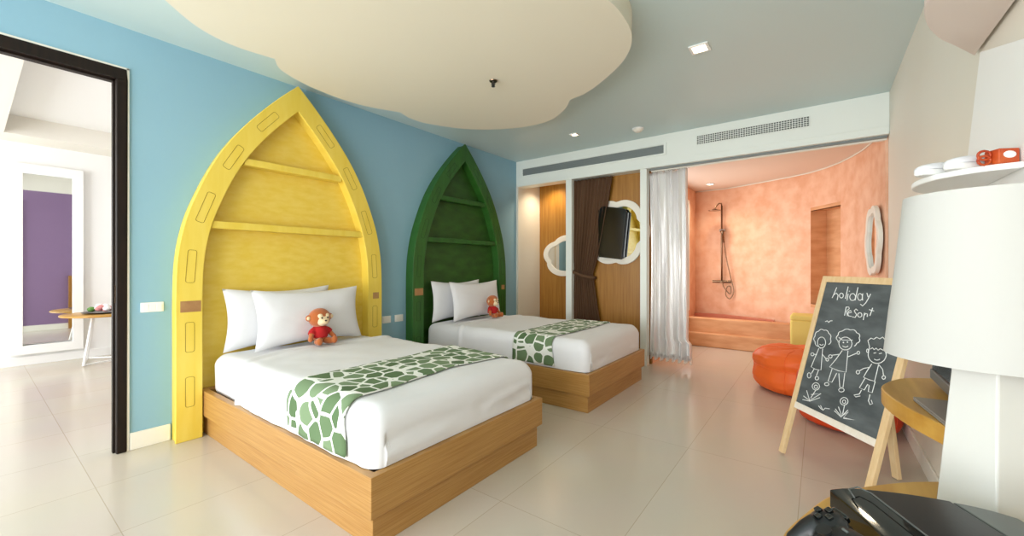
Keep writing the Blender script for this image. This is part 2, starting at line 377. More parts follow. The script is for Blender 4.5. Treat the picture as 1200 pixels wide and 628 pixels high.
# bathroom curved wall
BW = [(-1.66, 7.17), (-1.18, 7.16), (-.9, 7.04), (-.586, 6.88), (-.33, 6.75), (-.089, 6.588), (.08, 6.37), (.2, 6.15), (.30, 5.88), (.375, 5.61), (.435, 5.25), (.47, 4.9)]
def wallstrip(pts, z0, z1, th=.05):
    m = MB(); n = len(pts); inner = pts; outer = []
    for i, p in enumerate(pts):
        a = Vector(pts[max(i-1, 0)]); b = Vector(pts[min(i+1, n-1)]); d = (b-a).normalized(); outer.append((p[0]-d.y*th, p[1]+d.x*th))
    return m.ring(outer, inner, z0, z1, 'z', closed=False)
nzb, nzt = .69, 1.90
m = wallstrip(BW[:6], 0, 2.42); a = wallstrip(BW[7:], 0, 2.42); m.add(a.v, a.f)
a = wallstrip(BW[5:8], 0, nzb); m.add(a.v, a.f); a = wallstrip(BW[5:8], nzt, 2.42); m.add(a.v, a.f)
w = struct(m.build('wall_bath', 'pink', smooth=True, angle=30))
P5, P7 = Vector(BW[5]), Vector(BW[7]); dn = Vector((P7-P5).normalized()); nn = Vector((-dn.y, dn.x))
if nn.y < 0: nn = -nn
q0, q1 = P5+nn*.2, P7+nn*.2
m = MB().prism([tuple(q0), tuple(q1), tuple(q1+nn*.03), tuple(q0+nn*.03)], nzb-.05, nzt+.05, 'z')
m.prism([tuple(P5), tuple(q0), tuple(q0-dn*.03), tuple(P5-dn*.03)], nzb-.05, nzt+.05, 'z')
m.prism([tuple(P7), tuple(q1), tuple(q1+dn*.03), tuple(P7+dn*.03)], nzb-.05, nzt+.05, 'z')
m.prism([tuple(P5), tuple(P7), tuple(q1), tuple(q0)], nzb-.04, nzb, 'z'); m.prism([tuple(P5), tuple(P7), tuple(q1), tuple(q0)], nzt, nzt+.04, 'z')
struct(m.build('wall_bath_niche', 'terracotta'))
struct(MB().box(-1.7, XC+.1, YB+.18, 7.4, 2.4, 2.45).build('ceiling_bath', 'bathceil'))
# fine bead line where the curved wall meets the ceiling
m = MB().tube([(p[0]-.008, p[1]-.012, 2.393) for p in BW], .008, 6)
struct(m.build('trim_8', 'cream', smooth=True))
# tub: two terracotta steps and the basin
t = thing('built_in_bathtub', 'terracotta plaster bathtub with two steps against the pink wall', 'bathtub', (-.95, 6.8, 0))
MB().box(-1.64, -.28, 6.50, 6.60, 0, .20).build('step', 'terracotta', t, bevel=.015)
MB().box(-1.64, -.28, 6.60, 6.74, 0, .41).build('step', 'terracotta', t, bevel=.015)
MB().box(-1.64, -.9, 6.74, 7.15, 0, .26).box(-.9, -.42, 6.74, 6.78, .0, .26).build('basin', 'basin', t)
MB().prism([(-1.62, 7.14), (-1.18, 7.13), (-.9, 7.0), (-.5, 6.80), (-.5, 6.74), (-.7, 6.80), (-.92, 6.96), (-1.2, 7.08), (-1.62, 7.09)], .0, .43, 'z').build('back_ledge', 'basin', t, bevel=.006)
# ================================================================== CEILING PIECES
CL = [[(-2.694, .614), (-2.85, .80), (-2.91, 1.0), (-2.878, 1.225)],
      [(-2.96, 1.275), (-3.031, 1.364), (-3.115, 1.62), (-3.12, 1.99), (-2.985, 2.323)],
      [(-3.03, 2.45), (-3.01, 2.66), (-2.80, 3.02), (-2.443, 3.257), (-2.075, 3.307), (-1.807, 3.162), (-1.641, 2.984)],
      [(-1.50, 2.955), (-1.344, 2.869), (-1.101, 2.687), (-.958, 2.518), (-.885, 2.354), (-.86, 2.168), (-.871, 1.981), (-.95, 1.72), (-1.15, 1.5)],
      [(-1.06, 1.3), (-1.1, 1.0), (-1.3, .78), (-1.6, .72)],
      [(-1.75, .5), (-2.05, .36), (-2.4, .4), (-2.6, .56)]]
pts = []
for seg in CL: pts += catmull(seg, 6, closed=False)
o = MB().prism(pts, 2.55, 2.70, 'z').build('ceiling_cloud', 'cloud', smooth=True, angle=35)
tag(o, 'large cream cloud-shaped panel hanging under the teal ceiling above the beds', 'ceiling panel')
t = thing('fire_sprinkler', 'small dark fire sprinkler head under the cream ceiling cloud', 'sprinkler', (-1.92, 2.33, 2.50))
MB().lathe([(.028, 0), (.03, .006), (.02, .010)], (-1.92, 2.33, 2.540), 24).build('escutcheon', 'bronze', t, smooth=True, angle=40)
m = MB().lathe([(.008, 0), (.008, .03)], (-1.92, 2.33, 2.51), 12).lathe([(.014, 0), (.014, .003)], (-1.92, 2.33, 2.502), 16)
m.tube([(-1.932, 2.33, 2.535), (-1.936, 2.33, 2.518), (-1.928, 2.33, 2.504)], .003).tube([(-1.908, 2.33, 2.535), (-1.904, 2.33, 2.518), (-1.912, 2.33, 2.504)], .003)
m.build('deflector', 'blackpl', t, smooth=True, angle=40)
def downlight(x, y, z, w, lab, rot=0, power=14, square=True):
    t = thing('downlight', lab, 'ceiling light', (x, y, z-.014))
    R = Matrix.Rotation(rot, 4, 'Z'); T = Matrix.Translation((x, y, z))
    h = w/2
    if square:
        sq = lambda a: [(-a, -a), (a, -a), (a, a), (-a, a)]
    else:
        sq = lambda a: [(a*math.cos(2*PI*k/24), a*math.sin(2*PI*k/24)) for k in range(24)]
    MB().ring(sq(h+.012), sq(h-.006), -.012, -.001, 'z').xf(T @ R).build('trim_frame', 'white', t, bevel=.002)
    MB().prism(sq(h-.008), -.006, -.002, 'z').xf(T @ R).build('lens', 'lampglow', t)
    s = spot('downlight_beam', (x, y, z-.02), power, (1, .84, .6), 130, .8, .05)
downlight(-.665, 3.06, H, .10, 'bright square downlight in the teal ceiling, nearest the camera', 0, 16)
downlight(-2.25, 4.2, H, .07, 'small lit downlight in the teal ceiling between the cloud and the header', 0, 14)
downlight(-1.29, 6.6, 2.4, .09, 'small downlight in the pink bathroom ceiling above the shower', 0, 26, False)
downlight(-3.2, 5.2, 2.5, .07, 'small downlight at the top of the wood-backed recess', 0, 42, False)
t = thing('smoke_detector', 'round white smoke detector on the teal ceiling near the header', 'smoke detector', (-1.6, 4.45, 2.655))
MB().lathe([(.062, 0), (.062, .012)], (-1.6, 4.45, 2.687), 28).build('base_ring', 'white', t, smooth=True, angle=40)
MB().lathe([(.012, 0), (.03, .004), (.046, .018), (.05, .03)], (-1.6, 4.45, 2.657), 28).build('sensor_dome', 'cream', t, smooth=True, angle=50)

# ================================================================== BOATS
HALF = [(0, .8), (.68, .8), (.96, .80), (1.2, .792), (1.4, .765), (1.6, .712), (1.88, .60), (2.1, .478), (2.3, .33), (2.5, .155), (2.655, 0)]
def boat(yc, col, name, label):
    xf, xb = -3.41, XA+.002
    g = catmull([(w, z) for z, w in HALF], 5, closed=False)
    left = [(yc-w, z) for w, z in g]; right = [(yc+w, z) for w, z in g][::-1][1:]
    out = left+right; n = len(out); ap = len(left)-1
    # inner outline: inward offset of one side, mirrored
    def inner(d):
        L = []
        for i in range(ap+1):
            a = Vector(out[max(i-1, 0)]); b = Vector(out[min(i+1, ap)]); t_ = (b-a).normalized(); p = Vector(out[i])+Vector((t_.y, -t_.x))*d
            if p.x > yc: p = None
            L.append(p)
        # apex height: where the offset line meets the middle
        k = max(i for i, p in enumerate(L) if p is not None)
        a, b = L[k-1], L[k]; tt = (yc-a.x)/(b.x-a.x); zap = a.y+(b.y-a.y)*tt
        L = [(p.x, p.y) if i <= k and p is not None else None for i, p in enumerate(L)]
        m_ = ap-k
        for i in range(k+1, ap+1):
            f = (i-k)/m_; L[i] = (L[k][0]+(yc-L[k][0])*f, L[k][1]+(zap-L[k][1])*f)
        R = [(2*yc-y, z) for y, z in L][::-1][1:]
        return L+R
    inn = inner(.150)
    t = thing(name, label, 'headboard', (xb+.06, yc, 0))
    MB().ring(out, inn, xf-.022, xf, 'x', closed=False).build('gunwale', col, t, bevel=.006, seg=3)
    # hull side going back to the wall
    MB().ring(inner(.012), inner(.04), xb, xf-.022, 'x', closed=False).build('hull_side', col, t)
    MB().ring(inner(.118), inner(.146), xb+.02, xf-.022, 'x', closed=False).build('inner_side', col, t)
    MB().prism(inner(.125), xb, xb+.025, 'x').build('back_panel', col+'_back', t)
    # thwarts
    def wz(z):
        for i in range(ap):
            if inn[i][1] <= z <= inn[i+1][1]:
                f = (z-inn[i][1])/(inn[i+1][1]-inn[i][1]+1e-9); return yc-(inn[i][0]+(inn[i+1][0]-inn[i][0])*f)
    for z in (1.475, 1.96):
        w = wz(z+.02)+.012
        MB().box(xb+.02, xf-.012, yc-w, yc+w, z-.026, z+.028).build('thwart', col, t, bevel=.006)
    # routed plugs along the gunwale
    mid = inner(.078)
    def along(s):
        # point & tangent at arc length s from the floor, on the left
        acc = 0
        for i in range(ap):
            a, b = Vector(mid[i]), Vector(mid[i+1]); l = (b-a).length
            if acc+l >= s: return a+(b-a)*((s-acc)/l), (b-a).normalized()
            acc += l
        return Vector(mid[ap]), Vector((1, 1)).normalized()
    for s0, ln in ((.33, .2), (.70, .2), (1.18, .22), (1.60, .22), (2.02, .2), (2.42, .2)):
        for sg in (-1, 1):
            c, d = along(s0); nrm = Vector((d.y, -d.x))
            def q(a, b):
                p = c+d*a+nrm*b
                return (p.x, p.y) if sg < 0 else (2*yc-p.x, p.y)
            hw, hl = .024, ln/2
            def rr(e, r=.012):
                P = []
                for cx, cy, a0 in ((hl-r, hw-r, 0), (-hl+r, hw-r, 90), (-hl+r, -hw+r, 180), (hl-r, -hw+r, 270)):
                    for k in range(4):
                        a = math.radians(a0+30*k); P.append(q(cx+(r+e)*math.cos(a), cy+(r+e)*math.sin(a)))
                return P
            MB().ring(rr(.0022), rr(-.0004), xf-.001, xf+.0012, 'x').build('routed_outline', col+'_line', t)
    MB().box(xf-.001, xf+.0015, yc-.775, yc-.66, .87, .945).build('worn_patch', 'patch', t, bevel=.0005)
    MB().box(xf-.001, xf+.0015, yc+.70, yc+.765, .87, .93).build('worn_patch', 'patch', t, bevel=.0005)
    return t
boat(1.633, 'yellow', 'boat_headboard', 'yellow upright boat-shaped headboard with two thwart shelves behind the nearer bed')
boat(3.612, 'green', 'boat_headboard', 'dark green upright boat-shaped headboard with two thwart shelves behind the farther bed')

# ================================================================== BEDS
def WV(x, y, z, seed):
    return .013*noise.noise(Vector((x*2.2, y*2.0, z*3+seed)))+.006*noise.noise(Vector((x*7, y*4, z*5+seed)))+.0025*noise.noise(Vector((x*16, y*9, z*9+seed)))
def bed(yc, which, seed):
    y0, y1 = yc-.645, yc+.645; x0, x1 = -3.505, -1.46
    t = thing('bed', 'single bed with oak base and white bedding against the %s boat' % which[0], 'bed', ((x0+x1)/2, yc, 0))
    T = .04
    m = MB().ring([(x0, y0), (x1, y0), (x1, y1), (x0, y1)], [(x0+T, y0+T), (x1-T, y0+T), (x1-T, y1-T), (x0+T, y1-T)], .14, .315, 'z')
    m.build('bed_frame', 'oak', t, bevel=.003)
    MB().ring([(x0+.01, y0+.025), (x1-.025, y0+.025), (x1-.025, y1-.025), (x0+.01, y1-.025)], [(x0+.05, y0+.065), (x1-.065, y0+.065), (x1-.065, y1-.065), (x0+.05, y1-.065)], 0, .141, 'z').build('plinth', 'oak', t, bevel=.002)
    MB().box(x0+T, x1-T, y0+T, y1-T, .2, .25).build('slat_platform', 'oak', t)
    MB().softbox(-3.465, -1.53, yc-.585, yc+.585, .25, .557, .085, wob=.008, seed=seed).build('mattress', 'whitefab', t, smooth=True)
    # top sheet / duvet, tucked in, from below the pillows to the foot
    d = MB()
    def prof(f, x):
        # cross-section over the bed at x: f 0..1 from left hem up and over to the right hem
        hw, top, bot, r = .622, .572, .318, .095
        seg = [top-bot-r, PI/2*r, 2*(hw-r), PI/2*r, top-bot-r]; L = sum(seg); s = f*L
        if s < seg[0]: return (-hw, bot+s, -1, 0)
        s -= seg[0]
        if s < seg[1]:
            a = s/r; return (-hw+r-r*math.cos(a), top-r+r*math.sin(a), -math.cos(a), math.sin(a))
        s -= seg[1]
        if s < seg[2]: return (-hw+r+s, top, 0, 1)
        s -= seg[2]
        if s < seg[3]:
            a = s/r; return (hw-r+r*math.sin(a), top-r+r*math.cos(a), math.sin(a), math.cos(a))
        s -= seg[3]; return (hw, top-r-s, 1, 0)
    def fn(u, v):
        x = -3.12+u*(3.12-1.585)
        y, z, ny, nz = prof(v, x)
        wv = WV(x, y+yc, z, seed)
        curve = -.10*((y/.6)**2) if u < .3 else 0
        # turned-down fold line
        x2 = x+(.17*(y/.6)**2*(1-u/.3) if u < .3 else 0)*(1 if y < 0 else .6)
        puff = .013*math.exp(-((u-.03)/.018)**2)-.004*math.exp(-((u-.075)/.012)**2)
        return (x2, yc+y+ny*(wv+puff), z+nz*(wv+puff))
    d.grid(fn, 56, 60)
    # rounded foot end closed over the corner: sweep the section inwards
    def fe(u, v):
        a = u*PI/2; y, z, ny, nz = prof(v, 0); r = .095
        k = 1-math.cos(a)
        x = -1.585+r*math.sin(a)
        zz = z-(r*k if nz > .0 else 0)*nz; yy = y-ny*r*k*.75
        wv = WV(x, y+yc, z, seed)
        wv *= (1-u)
        return (x, yc+yy+ny*wv, zz+nz*wv)
    d.grid(fe, 8, 60)
    def ff(u, v):
        y, z, ny, nz = prof(v, 0); r = .095
        zz = z-(r if nz > 0 else 0)*nz; yy = y-ny*r*.75
        c = (0, .30)
        wv = .016*noise.noise(Vector((u*2, yy*3+yc, zz*6+seed+5)))+.006*noise.noise(Vector((u*4, yy*11+yc, seed)))
        # pull toward the bottom middle line
        ty = yy*(1-u*.02); tz = zz+(0.318-zz)*u
        return (-1.490+wv*math.sin(PI*u), yc+yy, tz)
    d.grid(ff, 10, 60)
    d.build('duvet', 'whitefab', t, smooth=True)
    m = MB()
    for s in (-1,):
        m.tube([(-1.492, yc+s*.525, .318), (-1.490, yc+s*.53, .39), (-1.505, yc+s*.54, .45), (-1.54, yc+s*.55, .50)], [.004, .003, .0025, .001], 6)
    m.build('corner_seam', 'whitefab', t, smooth=True)
    return t, prof
def runner(yc, xa, xb, prof, label, seed):
    me = MB(); nu, nv = 14, 90; L = 1.9
    def fn(u, v):
        y, z, ny, nz = prof(.01+v*.98, 0)
        x = xa+(xb-xa)*u+.025*math.sin(v*7+seed)*(1 if u > .5 else .6)
        if v < .15: x += (.15-v)*(.25 if u > .5 else -.02)*(u-.2)
        wv = WV(x, y+yc, z, seed)
        e = .0085+.002*math.sin(x*40)*abs(ny)
        return (x, yc+y+ny*(wv+e), z+nz*(wv+e))
    me.grid(fn, nu, nv)
    m = bpy.data.meshes.new('bed_runner'); m.from_pydata(me.v, [], me.f); m.update()
    uv = m.uv_layers.new(name='UVMap')
    for p in m.polygons:
        for li in p.loop_indices:
            vi = m.loops[li].vertex_index; i = vi % (nu+1); j = vi//(nu+1)
            uv.data[li].uv = ((i/nu)*(xb-xa)+seed*3.1, j/nv*1.72)
    for p in m.polygons: p.use_smooth = True
    m.materials.append(M['runner'])
    o = bpy.data.objects.new('bed_runner', m); COL.objects.link(o)
    md = o.modifiers.new('solid', 'SOLIDIFY'); md.thickness = .005; md.offset = 1
    return tag(o, label, 'bed runner', None)

def pillow(loc, w, h, th, tilt, yaw, seed, label, group=None):
    m = MB(); N = 28
    def half(sg):
        def fn(u, v):
            a, b = 2*u-1, 2*v-1
            px = a*w/2*(1-.08*(1-a*a*0)*math.cos(b*PI/2)**1*(1 if True else 0)*(abs(a)**3))
            pz = b*h/2*(1-.15*math.cos(a*PI/2)*(abs(b)**3))
            e = max(0, (1-abs(a)**2.6))*max(0, (1-abs(b)**2.6))
            t_ = th/2*(e**.55)
            t_ += .008*noise.noise(Vector((a*2.2, b*2.2, seed+sg)))*(e**.5)
            t_ += .004*noise.noise(Vector((a*7, b*5, seed+sg*3)))*(e**.5)
            return (sg*t_, px, pz+h/2)
        return fn
    m.grid(half(1), N, N); m.grid(half(-1), N, N)
    mt = Matrix.Rotation(yaw, 4, 'Z') @ Matrix.Rotation(tilt, 4, 'Y')
    m.xf(Matrix.Translation(loc) @ mt)
    o = m.build('pillow', 'whitefab', smooth=True, angle=55)
    return tag(o, label, 'pillow', group)

def monkey(x, y, z, s, yaw, label):
    t = thing('plush_monkey', label, 'soft toy', (x, y, z))
    X = Matrix.Translation((x, y, z)) @ Matrix.Rotation(yaw, 4, 'Z') @ Matrix.Scale(s, 4)
    # built facing +X, unit ~ metres at s=1, sitting height .24
    m = MB().ell((0, 0, .065), (.042, .046, .055)).ell((0, 0, .172), (.060, .072, .064))
    for sg in (-1, 1):
        m.ell((.045, sg*.036, .022), (.050, .024, .022), Matrix.Rotation(sg*.35, 4, 'Z'))
        m.ell((.088, sg*.052, .030), (.016, .020, .026))
        m.tube([(0, sg*.035, .095), (.014, sg*.062, .075), (.030, sg*.078, .048)], [.018, .017, .015], 10)
        m.ell((.034, sg*.082, .042), (.016, .015, .018))
        m.ell((0, sg*.073, .175), (.012, .022, .022))
    o = m.xf(X).build('body', 'monkey', t, smooth=True)
    rm = o.modifiers.new('rm', 'REMESH'); rm.mode = 'VOXEL'; rm.voxel_size = .004*s; rm.use_smooth_shade = True
    sm = o.modifiers.new('sm', 'SMOOTH'); sm.iterations = 3
    m = MB().ell((.030, 0, .160), (.036, .046, .040)).ell((.034, -.020, .185), (.026, .024, .022)).ell((.034, .020, .185), (.026, .024, .022)).ell((.052, 0, .150), (.022, .030, .020))
    o = m.xf(X).build('face_patch', 'face', t, smooth=True)
    rm = o.modifiers.new('rm', 'REMESH'); rm.mode = 'VOXEL'; rm.voxel_size = .004*s; rm.use_smooth_shade = True
    for sg in (-1, 1):
        MB().ell((.062, sg*.020, .176), (.005, .005, .006), seg=10, rings=8).xf(X).build('eye', 'eye', t, smooth=True)
        MB().ell((.010, sg*.080, .175), (.006, .012, .013), seg=12, rings=8).xf(X).build('inner_ear', 'face', t, smooth=True)
    MB().ell((.072, 0, .158), (.006, .008, .005), seg=10, rings=8).xf(X).build('nose', 'eye', t, smooth=True)
    m = MB().lathe([(.050, .045), (.0525, .06), (.051, .085), (.043, .11), (.030, .12)], (0, 0, 0), 24)
    for sg in (-1, 1):
        m.tube([(0, sg*.033, .098), (.008, sg*.056, .083), (.016, sg*.066, .070)], [.021, .022, .022], 12)
    o = m.xf(X).build('shirt', 'red', t, smooth=True)
    rm = o.modifiers.new('rm', 'REMESH'); rm.mode = 'VOXEL'; rm.voxel_size = .004*s; rm.use_smooth_shade = True
    return t

for yc, which, sd in ((1.635, ('yellow', 'nearer'), 1), (3.612, ('green', 'farther'), 4)):
    t, prof = bed(yc, which, sd)
    runner(yc, -2.21 if sd == 1 else -2.22, -1.72 if sd == 1 else -1.80, prof, 'white bed runner with green leaf print across the %s bed, by the %s boat' % (which[1], which[0]), sd)
    pillow((-3.415, yc-.13, .558), .80, .46, .13, -.04, 0, sd, 'white pillow half hidden behind the front pillow on the %s bed' % which[1])
    pillow((-3.215, yc+.025, .568), .86, .445, .15, -.16, .02, sd+9, 'white pillow leaning in front behind the plush monkey on the %s bed' % which[1])
monkey(-3.09, 1.64, .582, 1.17, .06, 'plush monkey in red shirt sitting on the nearer bed against white pillow')
monkey(-3.07, 3.71, .582, 1.10, .06, 'plush monkey in red shirt sitting on the farther bed by green boat')
# switches on the blue wall
def plate(y0, y1, z0, z1, n, lab, x=XA, sg=1, name='light_switch', cat='light switch'):
    t = thing(name, lab, cat, (x, (y0+y1)/2, z0))
    a, b = (x, x+.008*sg) if sg > 0 else (x-.008, x)
    MB().box(a, b, y0, y1, z0, z1).build('plate', 'white', t, bevel=.002)
    w = (y1-y0-.016)/n
    for k in range(n):
        c, d = (x+.0075*sg, x+.012*sg) if sg > 0 else (x-.012, x-.0075)
        MB().box(c, d, y0+.01+w*k, y0+.006+w*(k+1), z0+.012, z1-.012).build('rocker', 'white', t, bevel=.0015)
plate(.682, .80, .878, .942, 3, 'white triple rocker switch on blue wall beside the black door frame')
plate(2.53, 2.63, .60, .672, 1, 'white socket plate on blue wall between the boats, nearer the yellow boat', name='wall_socket', cat='socket')
plate(2.68, 2.785, .60, .672, 1, 'white socket plate on blue wall between the boats, nearer the green boat', name='wall_socket', cat='socket')
plate(4.25, 4.42, 1.15, 1.185, 1, 'small white plate on the right wall above the blackboard', x=XC, sg=-1)
# ================================================================== FAR END OBJECTS
def curtain(x0, x1, y, z0, z1, folds, depth, seed, widths=None, nz=60, hem=0, irr=.0):
    m = MB(); nu = folds*14
    def fn(u, v):
        z = z1+(z0-z1)*v
        a, b = (x0, x1) if widths is None else widths(v)
        uu = u+irr*.05*noise.noise(Vector((u*6, seed, v*1.2)))*math.sin(PI*u)
        ph = uu*folds*2*PI
        amp = depth*(.75+(.5+irr)*noise.noise(Vector((u*5, seed, v*1.3))))*(min(1, (b-a)/(x1-x0)+.3))
        d = amp*(math.sin(ph)+irr*.5*math.sin(ph*.5+1.3+v*1.5)+.15*math.sin(ph*3+seed))
        x = a+(b-a)*uu+.3*(b-a)/folds/2*math.sin(2*ph)*.3
        return (x, y+d+.01*noise.noise(Vector((u*9, v*6, seed))), z+hem*math.sin(ph*.5+seed))
    return m.grid(fn, nu, nz)
# silver shower curtain
t = thing('shower_curtain', 'shiny silver curtain gathered beside the open pink bathroom', 'curtain', (-1.42, 4.93, .07))
def wsil(v):
    return (-1.63+.02*math.sin(v*3), -1.20+.05*v*(1 if v > .9 else .3))
curtain(-1.62, -1.18, 4.925, .12, 2.30, 6, .034, 3.7, wsil, hem=.004, irr=.6).build('curtain_cloth', 'silver', t, smooth=True, solid=.002)
def whem(v): return (-1.62, -1.15)
curtain(-1.62, -1.15, 4.925, .085, .15, 14, .045, 5.0, whem, nz=6, hem=.018).build('ruffled_hem', 'silver', t, smooth=True, solid=.002)
for k in range(9):
    x = -1.59+k*.05
    MB().tube([(x+.012*math.cos(a), 4.905, 2.303+.016*math.sin(a)) for a in [i*PI/5 for i in range(11)]], .0022, 6).build('curtain_ring', 'chrome', t, smooth=True)
# brown curtain, tied back
t = thing('drape', 'dark brown pleated curtain tied back in front of the wood panel', 'curtain', (-2.45, 4.93, .02))
def wbr(v):
    z = 2.32*(1-v)
    if z > 1.08: f = (z-1.08)/(2.32-1.08); return (-2.655, -2.36+(.27)*f**.75)
    f = (1.08-z)/1.08; return (-2.655, -2.36+.11*min(1, f*1.6))
curtain(-2.66, -2.12, 4.900, .02, 2.322, 11, .022, 1.0, wbr, nz=70).build('curtain_cloth', 'brown', t, smooth=True, solid=.003)
m = MB()
m.tube([(-2.66, 4.90, 1.13), (-2.62, 4.868, 1.10), (-2.52, 4.860, 1.065), (-2.42, 4.862, 1.04), (-2.345, 4.885, 1.03), (-2.34, 4.93, 1.03)], .022, 10)
m.v = [(x, y, z) for x, y, z in m.v]
m.build('tieback', 'brown', t, smooth=True)
MB().ell((-2.665, 4.885, 1.14), (.012, .012, .014), seg=12, rings=8).build('tieback_knob', 'chrome', t, smooth=True)
# cloud mirrors
def cloud_outline(cx, cz, rx, rz, ph=0, n=72, k=6, amp=.13):
    P = []
    for i in range(n):
        a = 2*PI*i/n; f = 1-amp+amp*abs(math.sin(k*.5*(a+ph)))**.7
        P.append((cx+rx*f*math.cos(a), cz+rz*f*math.sin(a)))
    return P
def cloud_mirror(cx, cz, rx, rz, y, ph, label, fw=.075, k=6, tilt=0):
    t = thing('cloud_mirror', label, 'mirror', (cx, y, cz-rz))
    MB().ring(cloud_outline(cx, cz, rx, rz, ph, k=k), cloud_outline(cx, cz, rx-fw, rz-fw, ph, k=k), y-.03, y-.001, 'y').build('frame', 'cream', t, bevel=.004)
    MB().prism(cloud_outline(cx, cz, rx-fw+.004, rz-fw+.004, ph, k=k), y-.012, y-.006, 'y').build('glass', 'mirror', t).rotation_euler = (0, 0, tilt)
    return t
cloud_mirror(-3.0, 1.33, .44, .32, 5.42, .3, 'cloud-shaped mirror with cream frame on the wood back of the left recess', .085, 5)
cloud_mirror(-2.06, 1.61, .43, .43, 4.97, .55, 'cloud-shaped mirror with cream frame on the wood panel beside brown curtain', .085, 6, -.044)
# screen turned on an arm in front of that mirror
t = thing('wall_television', 'black flat screen standing out skewed in front of the cloud mirror', 'television', (-2.10, 4.90, 1.28))
m = MB().prism([(-2.27, 1.30), (-1.965, 1.265), (-1.90, 1.85), (-1.93, 1.895), (-2.22, 1.95), (-2.28, 1.90)], 4.885, 4.925, 'y')
m.build('screen', 'screen', t, bevel=.006)
MB().prism([(-1.965, 1.275), (-1.945, 1.28), (-1.885, 1.84), (-1.90, 1.85)], 4.90, 4.93, 'y').build('side_bezel', 'blackpl', t, bevel=.003)
MB().box(-2.12, -2.06, 4.925, 4.955, 1.56, 1.66).build('mount_arm', 'blackpl', t)
# mirror on the curved wall at the right
t = thing('cloud_mirror', 'white-framed cloud mirror seen edge-on at the right end of pink wall', 'mirror', (.40, 5.2, 1.08))
a = Vector((.412, 5.30)); b = Vector((.452, 4.98)); d = (b-a).normalized(); nrm = Vector((-abs(d.y), -abs(d.x))) if False else Vector((d.y, -d.x))
if nrm.x > 0: nrm = -nrm
c = (a+b)/2
MX = Matrix(((d.x, -nrm.x, 0, c.x+nrm.x*.006), (d.y, -nrm.y, 0, c.y+nrm.y*.006), (0, 0, 1, 0), (0, 0, 0, 1)))
MB().ring(cloud_outline(0, 1.42, .25, .34, .4, k=6), cloud_outline(0, 1.42, .185, .27, .4, k=6), -.035, -.001, 'y').xf(MX).build('frame', 'cream', t, bevel=.004)
MB().prism(cloud_outline(0, 1.42, .19, .275, .4, k=6), -.014, -.008, 'y').xf(MX).build('glass', 'mirror', t)
# shower set
sx, sy = -1.22, 7.10
t = thing('shower_set', 'chrome shower column with rain head and hose on the pink wall', 'shower', (sx, sy, .9))
MB().tube([(sx, sy, .92), (sx, sy, 2.12)], .013, 10).build('riser_pipe', 'bronze', t, smooth=True)
MB().tube([(sx, sy, 2.12), (sx, sy-.03, 2.16), (sx-.02, sy-.12, 2.15), (sx-.05, sy-.22, 2.08)], .009, 8).build('arm', 'bronze', t, smooth=True)
MB().lathe([(.018, .03), (.05, .012), (.085, .006), (.085, 0)], (sx-.06, sy-.23, 2.03), 24).build('rain_head', 'bronze', t, smooth=True, angle=40)
MB().box(sx-.03, sx+.05, sy-.03, sy+.045, 1.72, 1.76).build('bracket', 'chrome', t, bevel=.004)
MB().tube([(sx+.035, sy-.03, 1.55), (sx+.03, sy-.06, 1.68), (sx+.02, sy-.10, 1.72)], [.012, .014, .03], 10).build('hand_shower', 'bronze', t, smooth=True)
MB().tube([(sx-.13, sy-.01, .94), (sx+.13, sy-.01, .94)], .022, 12).tube([(sx, sy+.045, .94), (sx, sy-.07, .94)], .02, 10).build('mixer_valve', 'bronze', t, smooth=True, angle=40)
h = catmull([(sx+.035, sy-.03, 1.55), (sx+.07, sy-.03, 1.3), (sx+.13, sy-.03, 1.0), (sx+.17, sy-.03, .80), (sx+.12, sy-.03, .68), (sx+.06, sy-.03, .74), (sx+.08, sy-.03, .86), (sx+.13, sy-.03, .86), (sx+.12, sy-.03, .75), (sx+.03, sy-.02, .86), (sx+.02, sy-.02, .93)], 6, closed=False)
MB().tube(h, .007, 8).build('hose', 'bronze', t, smooth=True)
# yellow seat in the bathroom
t = thing('cushioned_stool', 'pale yellow upholstered block seat behind the bean bags', 'stool', (-.06, 5.9, 0))
MB().softbox(-.27, .15, 5.74, 6.10, .0, .56, .03, wob=.006).build('base', 'yseat', t, smooth=True)
MB().softbox(-.27, .15, 5.74, 6.10, .55, .615, .025, wob=.006).build('seat_pad', 'yseat', t, smooth=True)

